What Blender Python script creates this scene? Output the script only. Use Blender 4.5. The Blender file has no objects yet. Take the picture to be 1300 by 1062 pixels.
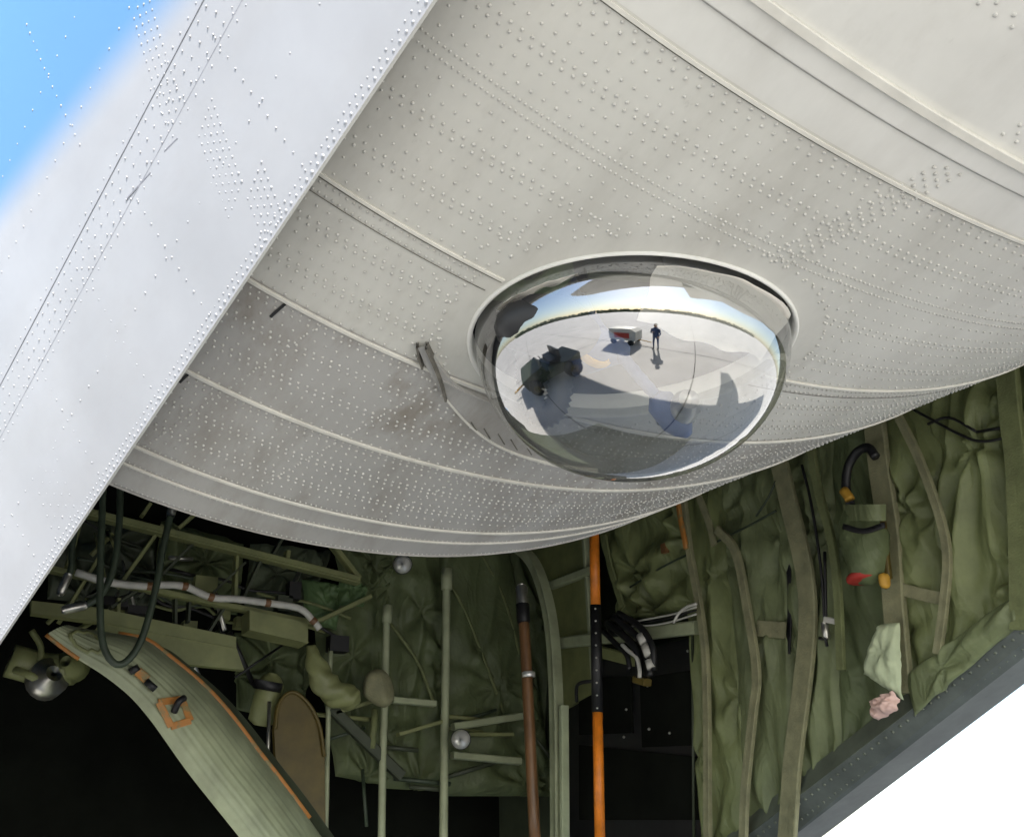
import bpy, math, random
import numpy as np
from mathutils import noise as mn, Vector

random.seed(7); rng = np.random.default_rng(7)
SC = bpy.context.scene
COL = SC.collection
R = math.radians

# ------------------------------------------------------------------ camera
U = np.array([-.03, .91, .41]); U /= np.linalg.norm(U)          # world up seen in the camera's own axes (x right, y up, z forward)
l0 = np.array([.8572, -.0734, .5097])
Lx = l0 - U*(l0@U); Lx /= np.linalg.norm(Lx)                      # world X: across the aircraft, towards the far side
wv = np.array([0, 0, 1.]); Fy = wv - U*(wv@U); Fy -= Lx*(Fy@Lx); Fy /= np.linalg.norm(Fy)   # world Y: towards the nose
MW = np.stack([Lx, Fy, U])
EYE = np.array([0, 0, 1.7])
FPX = 1300.
def c2w(v): return np.asarray(v)@MW.T + EYE
def dirw(v): return np.asarray(v)@MW.T
def ray(px, py): return dirw(np.array([(px-650)/FPX, (531-py)/FPX, 1.]))

cam_d = bpy.data.cameras.new('camera'); cam = bpy.data.objects.new('camera', cam_d); COL.objects.link(cam)
SC.camera = cam
cam_d.sensor_width = 36; cam_d.lens = 36*FPX/1300; cam_d.clip_start = .05; cam_d.clip_end = 3000
from mathutils import Matrix
m3 = np.stack([MW[:, 0], MW[:, 1], -MW[:, 2]], 1)
mm = Matrix.Identity(4)
for i in range(3):
    for j in range(3): mm[i][j] = float(m3[i, j])
    mm[i][3] = float(EYE[i])
cam.matrix_world = mm

# ------------------------------------------------------------------ light
SUN = np.array([-.27, -.74, .60]); SUN /= np.linalg.norm(SUN)     # towards the sun: behind the camera's left shoulder
elev = math.asin(SUN[2]); azim = math.atan2(SUN[0], SUN[1])
world = bpy.data.worlds.new('World'); SC.world = world; world.use_nodes = True
wn = world.node_tree.nodes; wn.clear()
sky = wn.new('ShaderNodeTexSky'); sky.sky_type = 'NISHITA'; sky.sun_disc = False
sky.sun_elevation = elev; sky.sun_rotation = azim; sky.air_density = 1.0; sky.dust_density = 1.0
bg = wn.new('ShaderNodeBackground'); bg.inputs[1].default_value = .085
wo = wn.new('ShaderNodeOutputWorld')
world.node_tree.links.new(sky.outputs[0], bg.inputs[0]); world.node_tree.links.new(bg.outputs[0], wo.inputs[0])
sd = bpy.data.lights.new('sun', 'SUN'); sd.energy = 4.0; sd.angle = R(.53); sd.color = (1, .96, .90)
so = bpy.data.objects.new('sun', sd); COL.objects.link(so); so.location = (-8, -4, 12)
so.rotation_euler = Vector(SUN.tolist()).to_track_quat('Z', 'Y').to_euler()
vs = SC.view_settings
vs.view_transform = 'Standard'; vs.look = 'None'; vs.gamma = 1; vs.use_curve_mapping = False
vs.exposure = 2.1
SC.cycles.max_bounces = 10; SC.cycles.transparent_max_bounces = 12; SC.cycles.diffuse_bounces = 5

# ------------------------------------------------------------------ materials
def mat(name, c, rough=.6, metal=0., var=.15, scale=6., bump=.0, bscale=40., c2=None, spec=.5, stretch=None, detail=5, thr=None):
    m = bpy.data.materials.new(name); m.use_nodes = True
    nt = m.node_tree; N = nt.nodes; K = nt.links.new
    b = N['Principled BSDF']
    b.inputs['Roughness'].default_value = rough; b.inputs['Metallic'].default_value = metal
    b.inputs['Specular IOR Level'].default_value = spec
    tc = N.new('ShaderNodeTexCoord'); mp = N.new('ShaderNodeMapping'); K(tc.outputs['Object'], mp.inputs[0])
    if stretch: mp.inputs['Scale'].default_value = stretch
    nz = N.new('ShaderNodeTexNoise'); nz.inputs['Scale'].default_value = scale; nz.inputs['Detail'].default_value = detail
    nz.inputs['Roughness'].default_value = .62
    K(mp.outputs[0], nz.inputs[0])
    rp = N.new('ShaderNodeValToRGB'); K(nz.outputs[0], rp.inputs[0])
    lo, hi = thr or (.3, .7)
    rp.color_ramp.elements[0].position = lo; rp.color_ramp.elements[1].position = hi
    a = np.array(c)
    if c2 is None: c1_, c2_ = a*(1-var), a*(1+var)
    else: c1_, c2_ = a, np.array(c2)
    rp.color_ramp.elements[0].color = (*c1_, 1); rp.color_ramp.elements[1].color = (*c2_, 1)
    K(rp.outputs[0], b.inputs['Base Color'])
    if bump > 0:
        n2 = N.new('ShaderNodeTexNoise'); n2.inputs['Scale'].default_value = bscale; n2.inputs['Detail'].default_value = 4
        K(mp.outputs[0], n2.inputs[0])
        bp = N.new('ShaderNodeBump'); bp.inputs['Strength'].default_value = bump; bp.inputs['Distance'].default_value = .01
        K(n2.outputs[0], bp.inputs['Height']); K(bp.outputs[0], b.inputs['Normal'])
    return m

def paint(name, c, dirt=.35, rough=.45, bump=.10):
    """worn grey aircraft paint: broad tone patches, fine streaks along the airflow, small oil specks"""
    m = mat(name, c, rough, var=.07, scale=3.5, bump=bump, bscale=7, spec=.4)
    nt = m.node_tree; N = nt.nodes; K = nt.links.new
    b = N['Principled BSDF']; base = b.inputs['Base Color'].links[0].from_socket
    tc = N['Texture Coordinate']
    def layer(base, scale, stretch, lo, hi, col, fac):
        mp = N.new('ShaderNodeMapping'); mp.inputs['Scale'].default_value = stretch
        mp.inputs['Rotation'].default_value = (R(-14), 0, R(22))
        K(tc.outputs['Object'], mp.inputs[0])
        nz = N.new('ShaderNodeTexNoise'); nz.inputs['Scale'].default_value = scale; nz.inputs['Detail'].default_value = 8
        nz.inputs['Roughness'].default_value = .7; K(mp.outputs[0], nz.inputs[0])
        mr = N.new('ShaderNodeMapRange'); mr.inputs[1].default_value = lo; mr.inputs[2].default_value = hi
        mr.inputs[3].default_value = 0; mr.inputs[4].default_value = fac; K(nz.outputs[0], mr.inputs[0])
        mx = N.new('ShaderNodeMix'); mx.data_type = 'RGBA'; K(mr.outputs[0], mx.inputs[0]); K(base, mx.inputs[6])
        mx.inputs[7].default_value = (*col, 1)
        return mx.outputs[2]
    x = layer(base, 2.2, (3.2, .55, 3.2), .45, .72, (.20, .175, .14), dirt)
    x = layer(x, 5, (1, .5, 1), .56, .70, (.17, .135, .095), dirt*.8)
    x = layer(x, 26, (1, .5, 1), .66, .74, (.10, .08, .055), dirt)
    x = layer(x, 90, (1, 1, 1), .70, .76, (.55, .54, .50), .35)
    K(x, b.inputs['Base Color'])
    return m

M = {}
M['hull'] = paint('grey_hull_paint', (.52, .51, .465), dirt=.24)
M['hull_b'] = paint('grey_hull_paint_shaded_grime', (.37, .36, .34), dirt=.7)  # forward belly's shade put into the colour, on top of real grime
M['hull_c'] = paint('grey_hull_paint_lit', (.60, .59, .55), dirt=.15)  # paler tone puts the brighter light on the aft belly into the colour
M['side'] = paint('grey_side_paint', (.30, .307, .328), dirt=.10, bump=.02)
def skylit_shade_band(m):
    """pale grey with blue skylit shade painted in as a feathered band along the upper side"""
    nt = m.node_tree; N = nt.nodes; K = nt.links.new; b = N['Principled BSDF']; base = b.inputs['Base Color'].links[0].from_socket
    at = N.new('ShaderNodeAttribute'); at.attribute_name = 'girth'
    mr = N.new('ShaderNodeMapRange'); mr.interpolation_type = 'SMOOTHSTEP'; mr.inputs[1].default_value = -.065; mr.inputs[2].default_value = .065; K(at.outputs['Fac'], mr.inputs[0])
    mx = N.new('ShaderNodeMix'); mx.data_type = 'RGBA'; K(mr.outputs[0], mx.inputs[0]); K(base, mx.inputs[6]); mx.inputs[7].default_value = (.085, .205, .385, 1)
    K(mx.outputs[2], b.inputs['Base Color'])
skylit_shade_band(M['side'])  # blue skylit shade put into the side skin's colour
M['rivet'] = mat('rivet_paint', (.46, .45, .415), .35, var=.12, scale=30, spec=.5)
M['siderivet'] = mat('side_rivet_paint', (.305, .312, .33), .4, var=.12, scale=30)
M['seam'] = mat('pale_sealed_seam', (.58, .56, .50), .45, var=.12, scale=14)
M['sidegap'] = mat('grey_lap_sealant', (.20, .205, .23), .7, var=.3, scale=30)  # grey sealant in the side skin laps
M['crack'] = mat('dark_joint_gap', (.12, .11, .09), .8, var=.4, scale=30)
M['green_prim'] = mat('zinc_green_primer', (.20, .215, .09), .5, var=.2, scale=9, bump=.05)
M['green_pale'] = mat('pale_green_paint', (.33, .36, .225), .5, var=.22, scale=7, bump=.05, c2=None)
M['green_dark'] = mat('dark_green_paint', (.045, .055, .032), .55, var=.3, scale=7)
M['cloth'] = mat('olive_quilt_cloth', (.175, .20, .085), .48, var=.28, scale=5, bump=.22, bscale=55, spec=.35)
M['cloth_b'] = mat('grey_olive_quilt_cloth', (.155, .18, .088), .5, var=.28, scale=5, bump=.22, bscale=55, spec=.3)
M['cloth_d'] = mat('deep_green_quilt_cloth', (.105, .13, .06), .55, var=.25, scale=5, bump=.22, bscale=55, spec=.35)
M['cloth_l'] = mat('bright_green_quilt_cloth', (.11, .18, .075), .5, var=.25, scale=5, bump=.2, bscale=55, spec=.35)
M['khaki'] = mat('khaki_webbing', (.22, .215, .12), .7, var=.25, scale=16, bump=.3, bscale=150)
M['olive_web'] = mat('olive_webbing', (.15, .17, .07), .7, var=.25, scale=16, bump=.3, bscale=150)
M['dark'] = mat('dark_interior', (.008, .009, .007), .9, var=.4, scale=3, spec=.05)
M['black'] = mat('black_rubber', (.010, .010, .011), .5, var=.3, scale=20)
M['blackhose'] = mat('green_black_hose', (.035, .05, .03), .5, var=.3, scale=20)
M['orange'] = mat('orange_paint', (.70, .20, .015), .45, var=.28, scale=14)
M['orange_worn'] = mat('worn_orange_edge', (.46, .19, .04), .5, scale=24, c2=(.24, .19, .08), thr=(.50, .62))
M['brown'] = mat('brown_worn_tube', (.17, .085, .035), .4, var=.4, scale=9, stretch=(3, 3, .6))
M['chrome'] = mat('polished_metal', (.88, .87, .83), .28, .55, var=.03)
M['steel'] = mat('dull_steel', (.45, .44, .40), .35, .9, var=.2, scale=20)
M['white'] = mat('white_sleeve', (.50, .49, .44), .5, var=.12, scale=25)
M['red'] = mat('red_fabric', (.38, .03, .02), .6, var=.15, scale=15)
M['yellow'] = mat('yellow_fabric', (.48, .26, .03), .6, var=.15, scale=15)
M['ochre'] = mat('ochre_panel_paint', (.10, .072, .014), .5, var=.3, scale=8)
M['bagcloth'] = mat('charcoal_green_canvas', (.085, .105, .062), .7, var=.2, scale=10, bump=.25, bscale=90)
M['palecloth'] = mat('pale_green_cloth', (.42, .47, .30), .7, var=.15, scale=10, bump=.2, bscale=60)
M['pink'] = mat('faded_pink_cloth', (.62, .42, .36), .7, var=.15, scale=12)
M['cream'] = mat('cream_liner', (.85, .80, .71), .7, var=.12, scale=5, bump=.2, bscale=20)
M['blue'] = mat('navy_fabric', (.035, .06, .15), .65, var=.35, scale=12)
M['sill'] = mat('grey_green_sill_paint', (.11, .125, .095), .5, var=.25, scale=9, bump=.05)
M['sill_o'] = mat('slate_sill_paint', (.095, .108, .098), .5, var=.25, scale=9, bump=.05)
M['skin'] = mat('skin_tone', (.45, .27, .19), .5, var=.08)
M['apron'] = mat('concrete_apron', (.47, .455, .425), .85, var=.14, scale=.35, bump=.1, bscale=30, detail=10)
M['joint'] = mat('dark_tar_joint', (.06, .055, .05), .8, var=.2)
M['tree'] = mat('far_foliage', (.05, .075, .03), .8, var=.4, scale=.5)
M['glass_w'] = mat('windscreen_glass', (.02, .025, .03), .08, var=.1)

for k_ in ('cloth', 'cloth_b', 'cloth_d', 'cloth_l', 'bagcloth'):
    nt = M[k_].node_tree; N = nt.nodes; b_ = N['Principled BSDF']
    n3 = N.new('ShaderNodeTexNoise'); n3.inputs['Scale'].default_value = 6; n3.inputs['Detail'].default_value = 2.5; n3.inputs['Distortion'].default_value = 1.6
    mp3 = N.new('ShaderNodeMapping'); mp3.inputs['Scale'].default_value = (1, 1.5, .55); mp3.inputs['Rotation'].default_value = (.5, 0, .3); nt.links.new(N['Texture Coordinate'].outputs['Object'], mp3.inputs[0]); nt.links.new(mp3.outputs[0], n3.inputs[0])
    rg = N.new('ShaderNodeMath'); rg.operation = 'ABSOLUTE'; sb = N.new('ShaderNodeMath'); sb.operation = 'SUBTRACT'; sb.inputs[1].default_value = .5
    nt.links.new(n3.outputs[0], sb.inputs[0]); nt.links.new(sb.outputs[0], rg.inputs[0])
    b3 = N.new('ShaderNodeBump'); b3.inputs['Strength'].default_value = .42; b3.inputs['Distance'].default_value = .04; b3.invert = True
    nt.links.new(rg.outputs[0], b3.inputs['Height']); nt.links.new(b_.inputs['Normal'].links[0].from_socket, b3.inputs['Normal']); nt.links.new(b3.outputs[0], b_.inputs['Normal'])

def dome_glass():
    m = bpy.data.materials.new('reflective_acrylic'); m.use_nodes = True
    nt = m.node_tree; N = nt.nodes; K = nt.links.new; N.clear()
    tr = N.new('ShaderNodeBsdfTransparent'); tr.inputs[0].default_value = (.84, .85, .84, 1)
    gl = N.new('ShaderNodeBsdfGlossy'); gl.inputs['Roughness'].default_value = .03; gl.inputs[0].default_value = (1, 1, 1, 1)
    tn = N.new('ShaderNodeTexNoise'); tn.inputs['Scale'].default_value = 5; tn.inputs['Detail'].default_value = 2
    tcg = N.new('ShaderNodeTexCoord'); K(tcg.outputs['Object'], tn.inputs[0])
    bpg = N.new('ShaderNodeBump'); bpg.inputs['Strength'].default_value = .05; bpg.inputs['Distance'].default_value = .02; K(tn.outputs[0], bpg.inputs['Height']); K(bpg.outputs[0], gl.inputs['Normal'])
    lw = N.new('ShaderNodeLayerWeight'); lw.inputs[0].default_value = .5
    pw = N.new('ShaderNodeMath'); pw.operation = 'POWER'; pw.inputs[1].default_value = 3.5; K(lw.outputs['Facing'], pw.inputs[0])
    mr = N.new('ShaderNodeMapRange'); mr.inputs[3].default_value = GLASS_BASE; mr.inputs[4].default_value = .9
    K(pw.outputs[0], mr.inputs[0])
    mx = N.new('ShaderNodeMixShader'); K(mr.outputs[0], mx.inputs[0]); K(tr.outputs[0], mx.inputs[1]); K(gl.outputs[0], mx.inputs[2])
    o = N.new('ShaderNodeOutputMaterial'); K(mx.outputs[0], o.inputs[0])
    return m
GLASS_BASE = .26
M['dome'] = dome_glass()

# ------------------------------------------------------------------ mesh helpers
class MB:
    def __init__(s): s.v = []; s.f = []; s.n = 0
    def add(s, v, f):
        v = np.asarray(v, float).reshape(-1, 3)
        s.v.append(v); s.f += [[i+s.n for i in q] for q in f]; s.n += len(v); return s
    def box(s, c, ax, ay, az):
        """box from centre and three half-axis vectors"""
        c = np.asarray(c, float); ax, ay, az = map(lambda q: np.asarray(q, float), (ax, ay, az))
        v = [c+i*ax+j*ay+k*az for i in (-1, 1) for j in (-1, 1) for k in (-1, 1)]
        return s.add(v, [[0, 1, 3, 2], [4, 6, 7, 5], [0, 4, 5, 1], [2, 3, 7, 6], [0, 2, 6, 4], [1, 5, 7, 3]])
    def bar(s, a, b, w, h, up=(0, 0, 1), taper=1.):
        """rectangular bar a to b with bevelled long edges"""
        a = np.asarray(a, float); b = np.asarray(b, float); d = b-a; d /= np.linalg.norm(d)+1e-9
        x = np.cross(d, up); x /= np.linalg.norm(x)+1e-9; y = np.cross(x, d)
        pr = [(-1, -.72), (-.72, -1), (.72, -1), (1, -.72), (1, .72), (.72, 1), (-.72, 1), (-1, .72)]
        v = [p+t*(q[0]*x*w/2+q[1]*y*h/2) for p, t in ((a, 1), (b, taper)) for q in pr]
        return s.add(v, [[i, (i+1) % 8, 8+(i+1) % 8, 8+i] for i in range(8)]+[list(range(7, -1, -1)), list(range(8, 16))])
    def tube(s, P, r, n=10, smooth=6, rib=0.):
        P = spline(P, smooth) if len(P) > 2 and smooth > 1 else np.asarray(P, float)
        k = len(P); rr = np.full(k, r) if np.isscalar(r) else np.interp(np.linspace(0, 1, k), np.linspace(0, 1, len(r)), r)
        if rib: rr = rr*(1+rib*(np.arange(k) % 2))
        T = np.gradient(P, axis=0); T /= np.linalg.norm(T, axis=1)[:, None]+1e-9
        x = np.cross(T[0], [.31, .2, .93]); x /= np.linalg.norm(x); V = []
        for i in range(k):
            x = x-T[i]*(x@T[i]); x /= np.linalg.norm(x); y = np.cross(T[i], x)
            a = np.linspace(0, 2*np.pi, n, endpoint=False)
            V.append(P[i]+rr[i]*(np.cos(a)[:, None]*x+np.sin(a)[:, None]*y))
        f = [[i*n+j, i*n+(j+1) % n, (i+1)*n+(j+1) % n, (i+1)*n+j] for i in range(k-1) for j in range(n)]
        f += [list(range(n-1, -1, -1)), list(range((k-1)*n, k*n))]
        return s.add(np.concatenate(V), f)
    def strip(s, P, w, th, nrm, smooth=5, wob=0.):
        """flat rounded strip (strap, rib cover) along P, width w across, thickness th along nrm"""
        P = spline(P, smooth) if len(P) > 2 else np.asarray(P, float)
        k = len(P); T = np.gradient(P, axis=0); T /= np.linalg.norm(T, axis=1)[:, None]
        nrm = np.asarray(nrm, float)
        ww = np.full(k, w) if np.isscalar(w) else np.interp(np.linspace(0, 1, k), np.linspace(0, 1, len(w)), w)
        pr = [(-.5, 0), (-.5, .8), (-.45, 1.), (0, .93), (.45, 1.), (.5, .8), (.5, 0)]; V = []
        for i in range(k):
            x = np.cross(T[i], nrm); x /= np.linalg.norm(x)
            q = P[i]+wob*np.array([mn.noise(Vector(P[i]*7+3*j)) for j in range(3)])
            V += [q+a*ww[i]*x+b*th*nrm for a, b in pr]
        f = [[i*7+j, i*7+(j+1) % 7, (i+1)*7+(j+1) % 7, (i+1)*7+j] for i in range(k-1) for j in range(7)]
        f += [list(range(6, -1, -1)), list(range((k-1)*7, k*7))]
        return s.add(V, f)
    def prism(s, poly, d):
        poly = np.asarray(poly, float); n = len(poly); d = np.asarray(d, float)
        v = np.concatenate([poly, poly+d])
        return s.add(v, [list(range(n)), list(range(2*n-1, n-1, -1))]+[[i, n+i, n+(i+1) % n, (i+1) % n] for i in range(n)])
    def sphere(s, c, r, nu=16, nv=9, sc=(1, 1, 1)):
        c = np.asarray(c, float); V = []; f = []
        for j in range(nv+1):
            t = math.pi*j/nv
            for i in range(nu):
                a = 2*math.pi*i/nu
                V.append(c+r*np.array([math.sin(t)*math.cos(a)*sc[0], math.sin(t)*math.sin(a)*sc[1], math.cos(t)*sc[2]]))
        for j in range(nv):
            for i in range(nu): f.append([j*nu+i, (j+1)*nu+i, (j+1)*nu+(i+1) % nu, j*nu+(i+1) % nu])
        return s.add(V, f)
    def lathe(s, c, axis, prof, n=20):
        """prof: list of (radius, distance along axis)"""
        c = np.asarray(c, float); ax = np.asarray(axis, float); ax /= np.linalg.norm(ax)
        x = np.cross(ax, [.2, .35, .9]); x /= np.linalg.norm(x); y = np.cross(ax, x); V = []
        a = np.linspace(0, 2*np.pi, n, endpoint=False)
        for r, h in prof: V.append(c+h*ax+r*(np.cos(a)[:, None]*x+np.sin(a)[:, None]*y))
        k = len(prof)
        f = [[i*n+j, i*n+(j+1) % n, (i+1)*n+(j+1) % n, (i+1)*n+j] for i in range(k-1) for j in range(n)]
        f += [list(range(n)), list(range((k-1)*n, k*n))[::-1]]
        return s.add(np.concatenate(V), f)
    def grid(s, P):
        a, b = P.shape[:2]
        return s.add(P.reshape(-1, 3), [[i*b+j, (i+1)*b+j, (i+1)*b+j+1, i*b+j+1] for i in range(a-1) for j in range(b-1)])
    def build(s, name, m, parent=None, smooth=False, origin=None):
        V = np.concatenate(s.v)
        wo_ = parent['_o'] if parent is not None else (origin if origin is not None else [V[:, 0].mean(), V[:, 1].mean(), V[:, 2].min()])
        wo_ = np.array(list(wo_), float)
        me = bpy.data.meshes.new(name); me.from_pydata((V-wo_).tolist(), [], s.f); me.update()
        if smooth: me.polygons.foreach_set('use_smooth', [True]*len(me.polygons))
        me.materials.append(m)
        o = bpy.data.objects.new(name, me); COL.objects.link(o)
        o['_o'] = wo_.tolist()
        if parent is not None: o.parent = parent
        else: o.location = wo_.tolist()
        return o

def spline(P, k):
    P = np.asarray(P, float); Q = np.vstack([2*P[0]-P[1], P, 2*P[-1]-P[-2]]); out = []
    for i in range(1, len(Q)-2):
        p0, p1, p2, p3 = Q[i-1:i+3]
        for t in np.linspace(0, 1, k, endpoint=False):
            out.append(.5*((2*p1)+(-p0+p2)*t+(2*p0-5*p1+4*p2-p3)*t*t+(-p0+3*p1-3*p2+p3)*t**3))
    out.append(P[-1]); return np.array(out)
def thing(name, label, cat, loc, group=None):
    o = bpy.data.objects.new(name, None); COL.objects.link(o); o.empty_display_size = .1
    o.location = list(map(float, loc)); o['_o'] = list(map(float, loc)); o['label'] = label; o['category'] = cat
    if group: o['group'] = group
    return o
def tag(o, label, cat, group=None):
    o['label'] = label; o['category'] = cat
    if group: o['group'] = group
    return o
def nrmz(v): v = np.asarray(v, float); return v/np.linalg.norm(v)

# places: the far side wall is the plane x = WALL, the forward wall of the bay the plane y = FWD
WALL, FWD = 2.72, 4.6
def wl(px, py, off=0.):
    r = ray(px, py); return EYE+r*((WALL-off)/r[0])
def wf(px, py, off=0.):
    r = ray(px, py); return EYE+r*((FWD-off)/r[1])
def zz(px, py, z): return EYE+ray(px, py)*z
def wpx(P, px):                                   # real width that spans px at the distance of P
    return float(np.dot(np.asarray(P)-EYE, dirw([0, 0, 1.]))*px/FPX)
NW = np.array([-1., 0, 0]); NF = np.array([0, -1., 0])

# ------------------------------------------------------------------ cargo door: a tapering elliptic shell, stations t (front edge 0, aft +), angle th
HC = np.array([-.32509, .49928, 2.80667]); HAX = np.array([.31172, .18974, -.14386])
HL = np.array([.8572, -.0734, .5097]); HU = np.array([-.1622, .9009, .4026]); HB, HT, HE = .65369, .04236, 1.91038
def hull(t, th):
    t, th = np.broadcast_arrays(np.asarray(t, float), np.asarray(th, float))
    a = 1.4*(1+HT*t); c, s_ = np.cos(th), np.sin(th); e = 2/HE
    P = HC+t[..., None]*HAX+(a*np.sign(c)*np.abs(c)**e)[..., None]*HL+(-HB*a*np.abs(s_)**e)[..., None]*HU
    return c2w(P)
def hnorm(t, th):
    e = 1e-3; du = hull(t+e, th)-hull(t-e, th); dv = hull(t, np.asarray(th)+e)-hull(t, np.asarray(th)-e)
    n = np.cross(du, dv); n /= np.linalg.norm(n, axis=-1)[..., None]
    return np.where(n[..., 2:3] > 0, -n, n)
gt, gth = np.meshgrid(np.linspace(-.3, 8, 420), np.linspace(.2, 2.95, 420), indexing='ij')
GP = hull(gt, gth); CR = (GP-EYE)@MW
GX = 650+FPX*CR[..., 0]/np.maximum(CR[..., 2], .05); GY = 531-FPX*CR[..., 1]/np.maximum(CR[..., 2], .05)
def hinv(px, py):
    e = np.hypot(GX-px, GY-py)+np.where(CR[..., 2] < .3, 1e6, 0); e = np.where(e < 8, e*.02+CR[..., 2], 1e5+e)
    i = np.unravel_index(np.argmin(e), e.shape); t, th = float(gt[i]), float(gth[i])
    def pj(t, th): c_ = (hull(t, th)-EYE)@MW; return np.array([650+FPX*c_[0]/c_[2], 531-FPX*c_[1]/c_[2]])
    for _ in range(3):
        f0 = pj(t, th)-(px, py); J = np.stack([(pj(t+1e-4, th)-(px, py)-f0)/1e-4, (pj(t, th+1e-4)-(px, py)-f0)/1e-4], 1)
        if abs(np.linalg.det(J)) < 3e3: break
        d_ = np.clip(np.linalg.solve(J, -f0), -.03, .03); t += d_[0]; th += d_[1]
    return float(t), float(th)
# dome frame
DC = c2w([.21858, .14108, 1.84542]); DE1 = hull(*hinv(1007, 428))-hull(*hinv(600, 428)); DA = np.linalg.norm(DE1)/2; DE1 /= 2*DA
DE2 = hull(*hinv(800, 325))-hull(*hinv(803, 528)); DE2 = nrmz(DE2-DE1*(DE2@DE1)); DB = .208
DN = np.cross(DE1, DE2); DN = DN if DN[2] < 0 else -DN
def dloc(P): q = P-DC; return q@DE1/DA, q@DE2/DB
def drad(P): x, y = dloc(P); return np.hypot(x, y)
def at_dome(x, y, t0=None):
    """station of the hull point above dome-plane position (x, y) in rim radii"""
    t, th = t0 if t0 else (2.4, 1.88)
    for _ in range(8):
        e = 1e-4
        f0 = np.array(dloc(hull(t, th)))-(x, y)
        J = np.stack([(np.array(dloc(hull(t+e, th)))-(x, y)-f0)/e, (np.array(dloc(hull(t, th+e)))-(x, y)-f0)/e], 1)
        dx = np.linalg.solve(J, -f0); t += dx[0]; th += dx[1]
    return t, th

door = thing('cargo_door', 'grey riveted curved cargo door with a clear bubble window, hanging over the open bay', 'cargo door', hull(0, 1.5))
SEAM = dict(front=0., s1=.2175, s2=.39, s3=1.0893, s4=1.808, s5=2.512, d1=3.29, s6=3.8428, s7=4.0924)
TH0, TEND = .42, 8.0
def TH1(t): return np.minimum(R(126)+R(3.75)*np.asarray(t, float), 2.86)      # the door stops just inside the near sill
panels = [(0., .2175), (.2175, .39), (.39, 1.0893), (1.0893, 1.808), (1.808, 2.512), (2.512, 3.8428), (3.8428, 4.0924), (4.0924, 5.6), (5.6, TEND)]
pm = ['hull_b', 'hull_b', 'hull_b', 'hull_b', 'hull', 'hull', 'hull_c', 'hull_c', 'hull_c']  # tones step from painted-in shade at the front to painted-in light aft
for k, (ta, tb) in enumerate(panels):
    lift = .0006 if k % 2 else 0.
    nt = max(3, int((tb-ta)/.035)); nth = 200
    T, FR = np.meshgrid(np.linspace(ta, tb+.02, nt), np.linspace(0, 1, nth), indexing='ij'); TT = TH0+FR*(TH1(T)-TH0)
    P = hull(T, TT); Nn = hnorm(T, TT)
    # oil-canning: the sheet dishes a little between its stringers
    dish = .0005*np.sin((TT-TH0)*16.5)*np.sin((T-ta)/(tb-ta)*np.pi)
    P = P+Nn*(lift+dish-.0005)[..., None]
    inside = drad(P) < 1.0
    fc = []; used_in = set()
    for i in range(nt-1):
        for j in range(nth-1):
            q = [i*nth+j, (i+1)*nth+j, (i+1)*nth+j+1, i*nth+j+1]
            ins = [inside.flat[w] for w in q]
            if sum(ins) >= 3: continue
            fc.append(q); used_in.update(w for w, z in zip(q, ins) if z)
    Pf = P.reshape(-1, 3)
    for w in used_in:
        x, y = dloc(Pf[w]); r_ = math.hypot(x, y)
        t_, th_ = at_dome(x/r_*1.002, y/r_*1.002, (T.flat[w], TT.flat[w])); Pf[w] = hull(t_, th_)+Nn.reshape(-1, 3)[w]*lift
    MB().add(Pf, fc).build('skin_panel', M[pm[k]], door, True)
# front edge return and inner lining so that the door has its thickness
th_ = np.linspace(TH0, TH1(0), 120); e0 = hull(-.004, th_); n0 = hnorm(np.zeros_like(th_)-.004, th_)
MB().grid(np.stack([e0+n0*.004, e0-n0*.012, e0-n0*.11, hull(.35, th_)-n0*.12])).build('front_edge', M['hull_b'], door, True)
T, FR = np.meshgrid(np.linspace(.3, TEND, 30), np.linspace(0, 1, 120), indexing='ij'); TT = TH0+FR*(TH1(T)-.10-TH0); Pi = hull(T, TT)-hnorm(T, TT)*.16
mb = MB(); Pin = Pi.reshape(-1, 3); ins = drad(Pin) < 1.25
mb.add(Pin, [q for q in ([i*120+j, (i+1)*120+j, (i+1)*120+j+1, i*120+j+1] for i in range(29) for j in range(119)) if not any(ins[w] for w in q)])
mb.build('inner_lining', M['green_dark'], door, True)

def seam_strip(t, w, h, m, name='seam_strip', a=TH0, b=None, lim=1.05, side=1):
    """raised sealed strip along one station, broken where the dome sits"""
    th = np.linspace(a, b or float(TH1(t)), 260); P = hull(t, th); N_ = hnorm(np.full_like(th, t), th); Dt = hull(t+.01, th)-hull(t-.01, th)
    Dt -= N_*(Dt*N_).sum(1)[:, None]; Dt /= np.linalg.norm(Dt, axis=1)[:, None]
    ok = drad(P) > lim; runs = []; cur = []
    for i in range(len(th)):
        if ok[i]: cur.append(i)
        elif cur: runs.append(cur); cur = []
    if cur: runs.append(cur)
    for rn in runs:
        if len(rn) < 3: continue
        pr = [(-.5, 0), (-.5, .9), (-.42, 1), (.42, 1), (.5, .9), (.5, 0)]
        G = np.stack([P[rn]+N_[rn]*(.0005+y*h)+Dt[rn]*x*w for x, y in pr], 1)
        MB().grid(G).build(name, m, door)
seam_strip(SEAM['s1'], .006, .004, M['seam']); seam_strip(SEAM['s2'], .007, .0045, M['seam'])
seam_strip(SEAM['s3'], .0085, .0045, M['seam']); seam_strip(SEAM['s4'], .008, .0045, M['seam']); seam_strip(SEAM['s5'], .0065, .004, M['seam'])
seam_strip(SEAM['s6'], .007, .0035, M['seam']); seam_strip(SEAM['s6']-.013, .0016, .001, M['crack'], 'joint_gap')
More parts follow.
